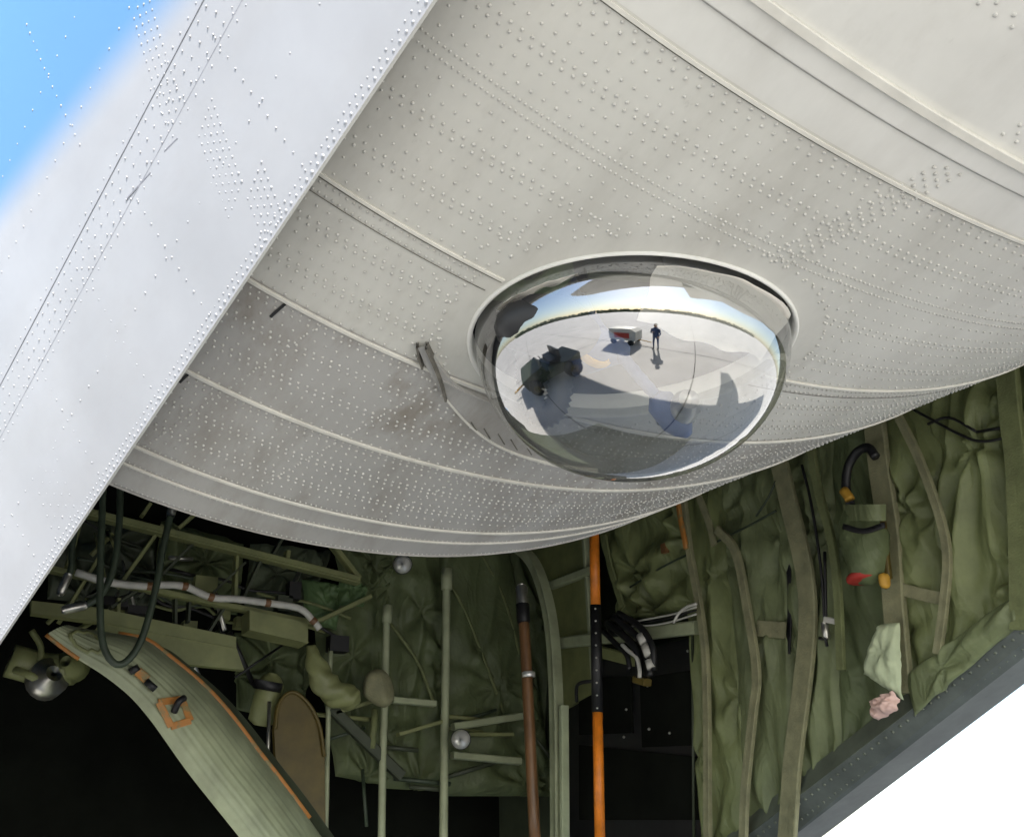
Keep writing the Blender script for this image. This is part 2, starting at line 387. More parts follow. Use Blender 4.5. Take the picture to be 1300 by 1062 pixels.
seam_strip(4.105, .036, .004, M['hull_c'], 'doubler_strip'); seam_strip(4.175, .016, .011, M['seam']); seam_strip(4.050, .0012, .0006, M['hull_b'], 'joint_gap')
for s_ in ('s3', 's4', 's5'): seam_strip(SEAM[s_]-.016, .0022, .0010, M['crack'], 'joint_gap')
seam_strip(SEAM['s5']-.10, .0014, .0008, M['crack'], 'joint_gap')

# rivets
RP, RN, RR = [], [], []
def rv(t, th, r):
    t = np.asarray(t, float); th = np.asarray(th, float)
    t, th = np.broadcast_arrays(t, th); t = t.ravel(); th = th.ravel()
    P = hull(t, th); k = (drad(P) > 1.17) & (th < TH1(t)) & (rng.random(len(t)) > .004); RP.append(P[k]); RN.append(hnorm(t, th)[k]); RR.append(1.18*r*(1+.03*rng.standard_normal(k.sum())))
LT = np.linspace(.45, 2.8, 900); LP = hull(2.4, LT); LS = np.concatenate([[0], np.cumsum(np.linalg.norm(np.diff(LP, axis=0), axis=1))])
def row(t, pitch, r, off=0.):
    tv = np.interp(np.arange(off*pitch, LS[-1], pitch), LS, LT)
    rv(t+rng.normal(0, .0008, len(tv)), tv+rng.normal(0, .0002, len(tv)), r)
def zig(t, pitch=.0176, r=.0026, gap=.036): row(t-gap/2, pitch, r, 0); row(t+gap/2, pitch, r, .5)
def dense2(t, pitch=.0110, r=.0021, gap=.036): row(t-gap/2, pitch, r); row(t+gap/2, pitch, r)
rows = []
def R_(t, f, *a, **k): rows.append(t); f(t, *a, **k)
R_(.014, row, .0125, .0020); R_(.19, row, .0156, .0018); R_(.236, row, .0125, .0019); R_(.372, row, .0125, .002); R_(.415, row, .0125, .0019)
for t in (.60, .82, 1.34, 1.57, 2.01, 2.27, 2.74, 3.02, 3.54): R_(t, zig)
R_(SEAM['s3']-.055, zig, .0167, .0024); R_(SEAM['s4']-.055, zig, .0167, .0024); R_(SEAM['s5']-.06, dense2, .0125, .0022, .05)
R_(SEAM['d1'], dense2, .0098, .0022, .05)
R_(SEAM['s6']-.05, zig, .022, .0028, .04)
row(4.085, .0167, .0020); row(4.128, .0167, .0020)
for t in (4.62, 5.3): zig(t, .03, .0032)
rows.sort()
for a, b in zip(rows[:-1], rows[1:]):
    if a < .415: continue
    n = int(round((b-a)/.085))
    for k in range(1, n): row(a+(b-a)*k/n, .0220, .0022, .5*(k % 2))
def stringer(px, n, t0, t1, pitch=.017, gap=.014, r=.0028):
    th0 = hinv(*px)[1]
    for k in range(n):
        tt = np.arange(t0+(k % 2)*.5*pitch/.37, t1, pitch/.37); a = 1.5
        rv(tt, th0+(k-(n-1)/2)*gap/a+0*tt, r)
stringer((1118, 262), 4, 3.0, 4.02);
stringer((1118, 262), 3, 4.25, 5.4, .024)
for px in ((338, 460), (480, 530), (640, 560), (800, 640), (960, 560), (1090, 520)): stringer(px, 1, 1.12, 1.78, .016, r=.0022)
for px in ((216, 544), (360, 600), (520, 640), (700, 650), (860, 620)): stringer(px, 1, .42, 1.06, .016, r=.0021)
# ring of fasteners round the dome
for rr_, nn in ((1.20, 74), (1.36, 60)):
    for k in range(nn):
        a = 2*math.pi*(k+.5*(rr_ > 1.3))/nn; t_, th2 = at_dome(rr_*math.cos(a), rr_*math.sin(a)); rv([t_], [th2], .0027)
def rivets(P, N_, r, name, m, parent, flat=1.0):
    P = np.concatenate(P); N_ = np.concatenate(N_); r = np.concatenate(r)
    x = np.cross(N_, [.3, .5, .81]); x /= np.linalg.norm(x, axis=1)[:, None]; y = np.cross(N_, x); V = []
    for rad, hh in ((1., -.1), (.82, flat*.62)):
        for k in range(6):
            a = k*math.pi/3; V.append(P+(r*rad)[:, None]*(math.cos(a)*x+math.sin(a)*y)+(r*hh)[:, None]*N_)
    V.append(P+(r*flat)[:, None]*N_); V = np.stack(V, 1); n = len(P)
    tmpl = [[k, (k+1) % 6, 6+(k+1) % 6, 6+k] for k in range(6)]+[[6+k, 6+(k+1) % 6, 12] for k in range(6)]
    f = [[13*i+w for w in q] for i in range(n) for q in tmpl]
    o = MB().add(V.reshape(-1, 3), f).build(name, m, parent, True); o['kind'] = 'stuff'; return o
rivets(RP, RN, RR, 'rivets', M['rivet'], door)

# observation dome
ph = np.linspace(0, 2*np.pi, 97); prof = [(1.00, -.05), (.998, .003), (1.005, .005), (1.012, .0065), (1.022, .005), (1.027, .003), (1.03, -.002)]
G = []
base = [at_dome(math.cos(a), math.sin(a)) for a in ph]
for rr_, h in prof:
    st = [at_dome(rr_*math.cos(a), rr_*math.sin(a), b_) for a, b_ in zip(ph, base)]
    t_ = np.array([q[0] for q in st]); th2 = np.array([q[1] for q in st]); G.append(hull(t_, th2)+hnorm(t_, th2)*h)
RIMP = G[0]
ps = np.linspace(0, np.pi/2, 40); PH, PS = np.meshgrid(ph, ps)
foot = np.stack([hull(*at_dome(.978*math.cos(a), .978*math.sin(a), b_)) for a, b_ in zip(ph, base)])
sag = (foot-DC)@DN
D_ = DC+.978*DA*(np.cos(PH)*np.cos(PS)**.9)[..., None]*DE1+.978*DB*(np.sin(PH)*np.cos(PS)**.9)[..., None]*DE2-(.055*np.sin(PS))[..., None]*DE2+(.232*np.sin(PS)**.9+(sag[None]-.012)*np.cos(PS)**2)[..., None]*DN
dome = MB().grid(D_).build('observation_dome', M['dome'], door, True)
MB().grid(np.stack(G)).build('rim', M['hull_c'], dome, True)
# well above the dome: collar and dark cell
w1 = np.stack([RIMP, RIMP-DN*.12, DC+(RIMP-DC)*1.0-DN*.16])
MB().grid(w1).build('collar', M['dark'], dome, True)
MB().box(DC-DN*.62, DE1*.36, DE2*.27, DN*.004).build('cell_ceiling', M['dark'], door)
for sx in (-1, 1): MB().box(DC-DN*.37+DE1*.36*sx, DE1*.004, DE2*.27, DN*.25).build('cell_wall', M['green_dark'], door)
for sy in (-1, 1): MB().box(DC-DN*.37+DE2*.27*sy, DE1*.35, DE2*.004, DN*.25).build('cell_wall', M['green_dark'], door)
# air deflector ahead of the dome
defl = [(531, 436), (545, 466), (567, 500), (592, 530), (624, 556), (664, 574), (712, 587), (760, 594)]
top_ = [(543, 434), (559, 462), (582, 486), (612, 500), (650, 518), (690, 545), (735, 572), (765, 585)]
E1 = np.array([hull(*hinv(*q)) for q in defl]); E2 = np.array([hull(*hinv(*q)) for q in top_])
hgt = np.array([.012, .012, .012, .011, .010, .009, .006, .002])[:, None]
Nn = np.array([hnorm(*[np.array(v) for v in hinv(*q)]) for q in defl])
E1s, E2s, Hs, Ns = spline(E1, 6), spline(E2, 6), spline(np.hstack([hgt]*3), 6)[:, :1], spline(Nn, 6)
dfl = MB().grid(np.stack([E1s-Ns*.002, E1s+Ns*Hs*.5, E1s+Ns*Hs, E2s+Ns*Hs*.8, E2s+Ns*Hs*.4, E2s-Ns*.003])).build('air_deflector', M['hull_b'], door)
def blade(q, h, w, m):
    P = spline(np.array([hull(*hinv(*z)) for z in q]), 6); n_ = hnorm(*[np.array(v) for v in hinv(*q[0])]); d_ = nrmz(np.cross(P[-1]-P[0], n_))
    MB().grid(np.stack([P-d_*w-n_*.002, P-d_*w+n_*h, P+d_*w+n_*h, P+d_*w-n_*.002])).build('deflector_lip', m, dfl)
blade([(542, 433), (552, 455), (561, 478), (567, 500)], .022, .0022, M['crack']); blade([(530, 434), (533, 449), (537, 462)], .016, .0018, M['crack'])
blade([(566, 500), (592, 530), (624, 556), (664, 574), (712, 587), (758, 594)], .013, .0022, M['seam'])
blade([(562, 478), (590, 492), (622, 505), (640, 512)], .013, .0018, M['hull_b'])
for q in ((606, 543), (622, 551), (640, 558), (656, 565), (674, 571)):
    a_, b_ = hull(*hinv(*q)), hull(*hinv(q[0]-8, q[1]-13)); n_ = hnorm(*[np.array(v) for v in hinv(*q)]); MB().bar(a_+n_*.0115, b_+n_*.0115, .002, .002, n_).build('slot', M['crack'], dfl)
for a_, b_ in (((362, 385), (344, 401)), ((239, 474), (229, 484))):
    n_ = hnorm(*[np.array(v) for v in hinv(*a_)]); MB().bar(hull(*hinv(*a_))+n_*.002, hull(*hinv(*b_))+n_*.002, .005, .005, n_).build('drain_slot', M['black'], door)

# ------------------------------------------------------------------ fuselage
fus = thing('fuselage', 'aircraft tail fuselage with sunlit riveted side skin and green quilted open bay', 'aircraft fuselage', (1.2, 3, 0))
# near side skin: starts at the lower sill just in front of the door and bulges outboard as it rises
NE = [((10, 800), 2.30), ((545, 10), 1.375)]
Na = zz(*NE[0][0], NE[0][1]); Nb = zz(*NE[1][0], NE[1][1]); Nd_ = nrmz(Nb-Na)
out = np.array([-.5, 0, .87]); out = nrmz(out-Nd_*(out@Nd_)); n_s = np.cross(Nd_, out); n_s = n_s if n_s[0] < 0 else -n_s
CRV = 3.6
def side(s, w):
    s, w = np.broadcast_arrays(np.asarray(s, float), np.asarray(w, float)); a = w/CRV
    return Na+s[..., None]*Nd_+(CRV*np.sin(a))[..., None]*out-(CRV*(1-np.cos(a)))[..., None]*n_s
def snorm(s, w):
    a = np.asarray(w, float)/CRV; a, s = np.broadcast_arrays(a, s); return np.cos(a)[..., None]*n_s+np.sin(a)[..., None]*out
sg, wg = np.meshgrid(np.linspace(-1, 3.2, 400), np.linspace(0, 1.6, 400), indexing='ij'); SP = side(sg, wg); CS = (SP-EYE)@MW
SX = 650+FPX*CS[..., 0]/np.maximum(CS[..., 2], .05); SY = 531-FPX*CS[..., 1]/np.maximum(CS[..., 2], .05)
def sinv(px, py):
    i = np.unravel_index(np.argmin(np.hypot(SX-px, SY-py)+np.where(CS[..., 2] < .2, 1e6, 0)), SX.shape); return float(sg[i]), float(wg[i])
w_a = sinv(150, 208)[1]; w_b = sinv(190, 215)[1]
S0, S1 = -9., 4.2
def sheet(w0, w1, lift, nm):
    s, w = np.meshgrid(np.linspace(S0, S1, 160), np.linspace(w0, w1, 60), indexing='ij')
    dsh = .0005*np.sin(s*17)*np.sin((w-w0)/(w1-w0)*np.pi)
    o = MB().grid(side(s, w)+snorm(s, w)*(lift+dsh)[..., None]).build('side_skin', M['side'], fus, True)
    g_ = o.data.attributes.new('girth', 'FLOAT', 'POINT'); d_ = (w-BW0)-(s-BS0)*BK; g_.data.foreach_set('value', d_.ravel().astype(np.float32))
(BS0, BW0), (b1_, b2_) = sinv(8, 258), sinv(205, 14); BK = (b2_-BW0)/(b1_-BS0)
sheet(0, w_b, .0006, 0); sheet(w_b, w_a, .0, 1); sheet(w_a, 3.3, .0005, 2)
sl = np.linspace(S0, S1, 60)
MB().grid(np.stack([side(sl, .0)+n_s*.002, side(sl, 0)-n_s*.006, side(sl, .02)-n_s*.008])).build('lower_edge', M['hull_c'], fus)
for w in (w_a, w_b):
    s = np.linspace(-1, 3.3, 80); MB().grid(np.stack([side(s, w-.0007)+snorm(s, 0*s+w)*.0008, side(s, w+.0007)+snorm(s, 0*s+w)*.0008])).build('joint_gap', M['sidegap'], fus)
for a_, b_ in (((226, 174), (212, 192)), ((190, 220), (164, 252))):
    p, q = side(*sinv(*a_)), side(*sinv(*b_)); MB().bar(p+n_s*.0004, q+n_s*.0004, .003, .0012, n_s).build('sealant_scrape', M['sidegap'], fus)
SPp, SN, SR = [], [], []
def sr(s, w, r):
    s, w = np.broadcast_arrays(np.asarray(s, float), np.asarray(w, float)); s = s.ravel(); w = w.ravel(); k_ = w > .006; s, w = s[k_], w[k_]
    SPp.append(side(s, w)+snorm(s, w)*.0005); SN.append(snorm(s, w)); SR.append(r*(1+.12*rng.standard_normal(len(s))))
sv = np.arange(-1.2, 3.2, .0165); sr(sv, .0085, .0032); sr(sv+.008, .020, .0024)
sv = np.arange(-1.2, 3.2, .03)
for w in (w_b-.012, w_b+.012, w_a-.012, w_a+.012, (w_a+w_b)/2): sr(sv+rng.random()*.03, w, .0024)
def cluster(px, nr, nc, ds=.016, dw=.014):
    s, w = sinv(*px); gs, gw = np.meshgrid((np.arange(nr)-nr/2)*ds, (np.arange(nc)-nc/2)*dw)
    sr(s+gs+gw*.3, w+gw+.25*gs, .0024)
cluster((280, 190), 5, 11); cluster((335, 250), 5, 7); cluster((200, 60), 4, 14, .02, .016); cluster((80, 640), 5, 9, .03, .024)
for px in ((60, 100), (150, 420), (100, 560), (230, 340), (330, 130), (60, 730)):
    s, w = sinv(*px); sr(s+0*np.arange(14), w+(np.arange(14)-7)*.026, .0024)
for w in (.16, .30, w_a+.16, w_a+.30): sr(np.arange(-1.2, 3.2, .045), w, .0023)
rivets(SPp, SN, SR, 'side_rivets', M['siderivet'], fus, .36)

# closed shell: far skin (cut along the upswept sill), roof, forward bulkhead, tail bulkhead, floor
O1, O2 = wl(1127, 968, -.14), wl(1300, 834, -.14); dO = nrmz(O2-O1)
k_low = (1.0-O1[2])/dO[2]; Olow = O1+dO*k_low; Ohi = O1+dO*5.5
mb = MB()
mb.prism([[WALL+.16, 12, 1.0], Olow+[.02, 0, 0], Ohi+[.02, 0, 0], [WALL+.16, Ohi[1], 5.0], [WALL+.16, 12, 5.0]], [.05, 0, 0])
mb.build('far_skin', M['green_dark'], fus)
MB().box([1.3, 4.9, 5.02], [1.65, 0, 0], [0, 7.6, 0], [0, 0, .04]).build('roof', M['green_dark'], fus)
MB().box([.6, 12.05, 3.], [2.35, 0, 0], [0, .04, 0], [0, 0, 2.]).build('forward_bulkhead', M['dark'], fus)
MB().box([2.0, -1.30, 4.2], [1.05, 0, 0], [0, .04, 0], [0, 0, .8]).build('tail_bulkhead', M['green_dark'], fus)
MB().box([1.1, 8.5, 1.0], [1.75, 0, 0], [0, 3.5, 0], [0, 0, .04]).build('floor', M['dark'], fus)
# lowered ramp, just under the picture
MB().prism([[-.1, 4.95, .98], [2.55, 4.95, .98], [2.45, 1.3, .22], [.35, 1.3, .22]], [0, 0, -.12]).build('cargo_ramp', M['green_dark'], fus)
# the tail behind the camera: cone and tailplane, seen mirrored in the dome and shading the ground below
T0, T1, T2 = [.95, -1.35, 0], [3.1, -1.35, 0], [1.7, -8.5, 0]
def z_(p, z): return [p[0], p[1], z]
MB().add([z_(T0, 3.35), z_(T1, 3.35), z_(T1, 5.3), z_(T0, 5.3), [1.3, -8, 4.3], [1.9, -8, 4.3], [1.9, -8, 5.2], [1.3, -8, 5.2]],
         [[0, 1, 5, 4], [1, 2, 6, 5], [2, 3, 7, 6], [3, 0, 4, 7], [0, 3, 2, 1], [4, 5, 6, 7]]).build('tail_cone', M['hull'], fus)
for sg_ in (-1, 1):
    x0, x1 = 1.6+sg_*.3, 1.6+sg_*8.0; V = []
    for x, lead, trail in ((x0, -1.6, -6.2), (x1, -3.4, -6.0)):
        for f_, h in ((0, 0), (.06, .12), (.3, .24), (.6, .17), (1, .01), (.6, -.15), (.3, -.2), (.06, -.1)):
            V.append([x, lead+(trail-lead)*f_, 4.75+h])
    MB().add(V, [[k, (k+1) % 8, 8+(k+1) % 8, 8+k] for k in range(8)]+[list(range(8)), list(range(15, 7, -1))]).build('tailplane', M['hull'], fus)

# main gear sponson further forward on the near side
MB().prism([[-1.3, 6.2, 1.1], [-1.35, 7.2, .55], [-1.35, 11.5, .55], [-1.3, 12.6, 1.2], [-1.2, 11.8, 2.1], [-1.2, 7.0, 2.0]], [1.25, 0, 0]).build('wheel_sponson', M['side'], fus)

# quilted blankets
def blanket(name, qd, m, nrm, puff=.03, nu=52, nv=76, ties=6, fold=.015, seed=0, bind=None, parent=None):
    """padded cloth between four corners (top left, top right, bottom right, bottom left)"""
    rs = np.random.default_rng(seed); a, b, c, d = [np.asarray(q) for q in qd]; nrm = np.asarray(nrm, float)
    u, v = np.meshgrid(np.linspace(0, 1, nu), np.linspace(0, 1, nv)); asp = np.linalg.norm(d-a)/np.linalg.norm(b-a)
    uu = u+.02*np.sin(v*9+seed)*np.sin(np.pi*u)
    P = ((1-uu)*(1-v))[..., None]*a+(uu*(1-v))[..., None]*b+(uu*v)[..., None]*c+((1-uu)*v)[..., None]*d
    h = puff*(16*u*(1-u)*v*(1-v))**.3
    ss = float(np.linalg.norm(b-a)); amp = np.clip(ss/.35, .5, 1.2)
    for k in range(ties):
        side_ = rs.integers(0, 4); q = rs.random()
        u0, v0 = [(q, .02), (q, .98), (.03, q), (.97, q)][side_]
        if k == 0: u0, v0 = .3+.4*rs.random(), .3+.4*rs.random()
        dx, dy = (u-u0), (v-v0)*asp; r = np.hypot(dx, dy); an = np.arctan2(dy, dx); nn = rs.integers(4, 9)
        env = np.exp(-r/(.30+.25*rs.random()))*(1-np.exp(-r/.05))
        cr = np.cos(nn*an+rs.random()*6+.8*np.sin(3*an)); cr = np.sign(cr)*np.abs(cr)**.8
        h = h+amp*fold*1.5*cr*env-amp*.014*np.exp(-(r/.09)**2)
    ang = rs.uniform(-.55, .55); x_ = (u*math.cos(ang)+v*asp*math.sin(ang)); y_ = (-u*math.sin(ang)+v*asp*math.cos(ang))
    nz = np.zeros_like(u)
    for i in range(nv):
        for j in range(nu):
            n1 = mn.noise(Vector((x_[i, j]*3.0+seed*3.1, y_[i, j]*.55, seed))); n2 = mn.noise(Vector((x_[i, j]*7+seed, y_[i, j]*1.6, 5+seed)))
            nz[i, j] = (1-abs(n1)*2.4)*1.9+.55*n2
    h = h+amp*fold*nz*(16*u*(1-u)*v*(1-v))**.25
    P = P+h[..., None]*nrm
    mb = MB().grid(P); o = mb.build(name, m, parent or fus, True)
    if bind:
        for e in bind:
            L_ = {'l': P[:, 0], 'r': P[:, -1], 't': P[0], 'b': P[-1]}[e][::4]
            MB().tube(L_+nrm*.004, .0065, 6, 2).build('binding', M['olive_web'], o, True)
    return o
def BW(q, off=0.): return [wl(x, y, off) for x, y in q]
def BF(q, off=0.): return [wf(x, y, off) for x, y in q]
B = 'insulation_blanket'
blanket(B, BW([(755, 640), (876, 580), (893, 772), (795, 788)]), M['cloth'], NW, seed=1, ties=7, fold=.018)
blanket(B, BW([(868, 590), (930, 570), (966, 1085), (898, 1085)]), M['cloth'], NW, seed=2, bind='l', puff=.04)
blanket(B, BW([(918, 590), (1000, 540), (1030, 1030), (957, 1080)]), M['cloth_b'], NW, seed=3, puff=.035)
blanket(B, BW([(985, 550), (1062, 510), (1080, 985), (1010, 1035)]), M['cloth_b'], NW, seed=4, puff=.03)
blanket(B, BW([(1048, 510), (1125, 490), (1145, 915), (1076, 980)]), M['cloth_d'], NW, seed=5, puff=.02)
blanket(B, BW([(1112, 490), (1205, 450), (1212, 850), (1150, 905)]), M['cloth'], NW, seed=6, puff=.045, bind='r')
blanket(B, BW([(1185, 450), (1295, 400), (1310, 790), (1200, 865)]), M['cloth'], NW, seed=7, puff=.04, ties=8, fold=.019)
blanket(B, BW([(1285, 410), (1380, 380), (1380, 730), (1300, 800)]), M['cloth'], NW, seed=8, puff=.04)
blanket(B, BW([(1370, 385), (1515, 290), (1515, 640), (1380, 740)]), M['cloth'], NW, seed=22, puff=.04)
blanket(B, BW([(1505, 290), (1680, 180), (1680, 520), (1515, 650)]), M['cloth_b'], NW, seed=23, puff=.04)
blanket(B, BW([(1150, 858), (1290, 752), (1296, 790), (1160, 908)], .07), M['cloth_b'], NW, seed=20, puff=.02, fold=.006, ties=2)
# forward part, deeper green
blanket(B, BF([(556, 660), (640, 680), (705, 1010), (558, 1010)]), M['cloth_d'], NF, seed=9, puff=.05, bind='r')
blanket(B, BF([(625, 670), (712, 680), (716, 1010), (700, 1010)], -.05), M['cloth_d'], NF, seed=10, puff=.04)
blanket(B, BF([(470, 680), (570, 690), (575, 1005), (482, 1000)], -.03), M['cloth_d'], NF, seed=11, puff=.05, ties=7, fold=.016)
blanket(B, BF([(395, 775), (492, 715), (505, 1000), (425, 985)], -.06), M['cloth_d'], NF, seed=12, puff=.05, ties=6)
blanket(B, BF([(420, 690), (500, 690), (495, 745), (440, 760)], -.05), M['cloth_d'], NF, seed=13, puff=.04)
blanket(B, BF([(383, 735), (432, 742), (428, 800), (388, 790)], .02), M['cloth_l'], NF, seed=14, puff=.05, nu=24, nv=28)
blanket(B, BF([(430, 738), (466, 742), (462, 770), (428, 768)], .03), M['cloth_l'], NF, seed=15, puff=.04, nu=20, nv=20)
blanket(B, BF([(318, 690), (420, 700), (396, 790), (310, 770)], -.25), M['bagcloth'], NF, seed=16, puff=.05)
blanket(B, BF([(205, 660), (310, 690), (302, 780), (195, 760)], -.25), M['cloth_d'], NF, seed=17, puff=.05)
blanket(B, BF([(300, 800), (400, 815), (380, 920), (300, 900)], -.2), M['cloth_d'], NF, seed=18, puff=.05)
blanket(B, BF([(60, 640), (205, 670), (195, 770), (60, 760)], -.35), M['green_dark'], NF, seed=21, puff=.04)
# near-black sheet painted as the unlit depth behind them
MB().box(wf(330, 850, -.55), [2.2, 0, 0], [0, .02, 0], [0, 0, 2.4]).build('black_void_sheet', M['dark'], fus)

# ribs, straps and edge strips on the far wall
def rib(pts, px, th, m, nm='rib', wall=True, off=.062, wob=.0012):
    P = [wl(x, y, off) if wall else wf(x, y, off) for x, y in pts]; w = wpx(P[len(P)//2], px)
    return MB().strip(P, w*1.15, th*.5, NW if wall else NF, 10, wob).build(nm, m, fus)
rib([(866, 600), (876, 690), (890, 770), (899, 860), (901, 1085)], 9, .035, M['khaki'], 'edge_strip', off=.075)
rib([(912, 672), (935, 700), (950, 770), (962, 850), (958, 905), (948, 1000), (945, 1085)], 11, .03, M['khaki'], 'strap', off=.08)
rib([(884, 620), (900, 660), (908, 692)], 8, .02, M['khaki'], 'strap', off=.08)
rib([(988, 575), (1006, 650), (1024, 730), (1027, 800), (1018, 890), (1008, 970), (1000, 1085)], 25, .032, M['khaki'])
rib([(1108, 500), (1120, 600), (1133, 690), (1138, 770), (1148, 880)], 28, .04, M['khaki'])
rib([(1140, 525), (1165, 575), (1190, 640), (1204, 700), (1201, 760), (1192, 830)], 10, .03, M['khaki'], 'strap', off=.08)
rib([(1030, 560), (1040, 620), (1058, 690), (1066, 760), (1070, 850)], 10, .03, M['olive_web'], 'strap', off=.08)
rib([(1278, 440), (1286, 530), (1295, 610), (1300, 800)], 26, .04, M['olive_web'])
rib([(1372, 370), (1382, 520), (1384, 740)], 14, .03, M['khaki'], 'strap', off=.08)
rib([(1508, 270), (1514, 480), (1516, 640)], 26, .04, M['olive_web'])
rib([(768, 680), (776, 720), (792, 772)], 8, .02, M['olive_web'], 'strap', off=.08)
rib([(962, 797), (998, 800)], 18, .012, M['khaki'], 'strap', off=.06, wob=0)
rib([(1135, 745), (1175, 755), (1200, 760)], 14, .012, M['khaki'], 'strap', off=.07)
rib([(1000, 700), (1004, 760), (1001, 830)], 6, .012, M['black'], 'strap', off=.04)
for q in ([(905, 690), (935, 675), (960, 662), (985, 648)], [(960, 655), (975, 632), (985, 610)], [(1178, 538), (1205, 530), (1240, 548)], [(1240, 548), (1290, 540)], [(1160, 520), (1220, 552), (1250, 560), (1290, 552)], [(800, 745), (840, 720), (880, 700)]):
    MB().tube([wl(x, y, .075) for x, y in q], .0045, 6, 5).build('tie_cord', M['black' if q[0][0] > 1100 else 'blackhose'], fus, True)
for q in ([(1018, 590), (1030, 640), (1042, 720), (1047, 790)], [(1044, 790), (1050, 820)], [(1047, 700), (1048, 800), (1040, 810)]):
    MB().tube([wl(x, y, .08) for x, y in q], .0055, 6, 5).build('tie_cord', M['black'], fus, True)
MB().bar(wl(1048, 786, .08), wl(1064, 789, .08), .02, .02).build('clip', M['white'], fus)
MB().lathe(wl(1048, 800, .08), [0, 0, 1], [(.008, -.03), (.014, -.02), (.014, .015), (.006, .03)], 10).build('buckle', M['steel'], fus, True)

# sill along the far lower edge
oa, ob = wl(1127, 968, 0), wl(1300, 834, 0); ca, cb = wl(1076, 963, .06), wl(1300, 791, .06); ia, ib = wl(1066, 952, .0), wl(1290, 778, .0)
def ext(a, b, p=1.2, q=1.2): d = b-a; return a-d*p, b+d*q
(oa, ob), (ca, cb), (ia, ib) = ext(oa, ob), ext(ca, cb), ext(ia, ib)
bk = np.array([.14, 0, 0])
MB().add([oa, ob, cb, ca, oa+bk, ob+bk, cb+bk, ca+bk], [[0, 1, 2, 3], [4, 7, 6, 5], [0, 4, 5, 1], [2, 6, 7, 3], [0, 3, 7, 4], [1, 5, 6, 2]]).build('sill', M['sill_o'], fus)
MB().add([ca-[.004, 0, 0], cb-[.004, 0, 0], ib-[.03, 0, 0], ia-[.03, 0, 0], ca+bk, cb+bk, ib+bk, ia+bk], [[0, 1, 2, 3], [4, 7, 6, 5], [0, 4, 5, 1], [2, 6, 7, 3], [0, 3, 7, 4], [1, 5, 6, 2]]).build('sill_flange', M['sill'], fus)
nS = nrmz(np.cross(ob-oa, ca-oa)); nS = nS if nS@(EYE-oa) > 0 else -nS
K1 = []; 
for fr in (.30, .78):
    K1.append(np.array([(oa*(1-fr)+ca*fr)*(1-k)+(ob*(1-fr)+cb*fr)*k for k in np.linspace(0, 1, 74)]))
K1 = np.concatenate(K1)
rivets([K1+nS*.001], [np.tile(nS, (len(K1), 1))], [np.full(len(K1), .006)], 'sill_rivets', M['sill'], fus)

# ring frame, its web and cross members
P = [wl(x, y, .10) for x, y in ((655, 690), (680, 712), (696, 750), (706, 800), (711, 870), (713, 960), (714, 1085))]
MB().strip(P, wpx(P[3], 13), .05, NW, 6).build('ring_frame', M['green_pale'], fus)
P2 = [wl(x, y, .02) for x, y in ((648, 680), (700, 660), (752, 650), (758, 760), (758, 850), (752, 880), (716, 900), (709, 800), (692, 735))]
MB().prism(P2, [.02, 0, 0]).build('frame_web', M['green_prim'], fus)
def bar(a, b, px, m, nm='cross_member', wall=True, off=.06, dep=.04):
    p, q = (wl(*a, off), wl(*b, off)) if wall else (wf(*a, off), wf(*b, off)); n = NW if wall else NF
    w = wpx(p, px); return MB().bar(p, q, w, dep, n).build(nm, m, fus)
bar((700, 743), (756, 722), 10, M['green_pale']); bar((712, 816), (886, 796), 14, M['green_pale']); bar((758, 826), (806, 838), 14, M['green_prim'])
bar((742, 655), (757, 880), 6, M['green_pale'], 'stiffener', off=.04)
bar((716, 895), (717, 1085), 7, M['palecloth'], 'edge_strip', off=.12)
# uprights and braces of the forward wall
def post(pts, px, m=M['green_pale'], off=.15, nm='upright'):
    P = [wf(x, y, off) for x, y in pts]; return MB().tube(P, wpx(P[0], px)/2, 10, 4).build(nm, m, fus, True)
post([(567, 722), (566, 830), (564, 960), (563, 1085)], 10); post([(567, 722), (567, 748)], 14, nm='upright_cap')
post([(491, 768), (489, 870), (486, 960), (484, 1085)], 9); post([(492, 768), (491, 790)], 12, nm='upright_cap')
post([(420, 822), (417, 900), (413, 1085)], 6); post([(476, 900), (472, 950)], 9, M['olive_web'])
for a, b, px, m in (((498, 888), (552, 893), 8, 'green_pale'), ((425, 905), (478, 888), 5, 'green_prim'), ((575, 922), (665, 908), 9, 'green_pale'), ((580, 932), (650, 932), 5, 'green_prim'),
                    ((574, 958), (660, 966), 9, 'green_pale'), ((505, 932), (560, 916), 5, 'green_prim'), ((400, 790), (470, 757), 6, 'green_prim'), ((420, 898), (510, 985), 14, 'green_dark')):
    bar(a, b, px, M[m], 'brace', False, .14)
for q in ([(568, 735), (590, 775), (612, 830), (640, 905)], [(495, 790), (530, 840), (550, 890)], [(610, 700), (640, 760), (660, 830)]):
    MB().tube([wf(x, y, .06) for x, y in q], .008, 6, 5).build('binding', M['olive_web'], fus, True)
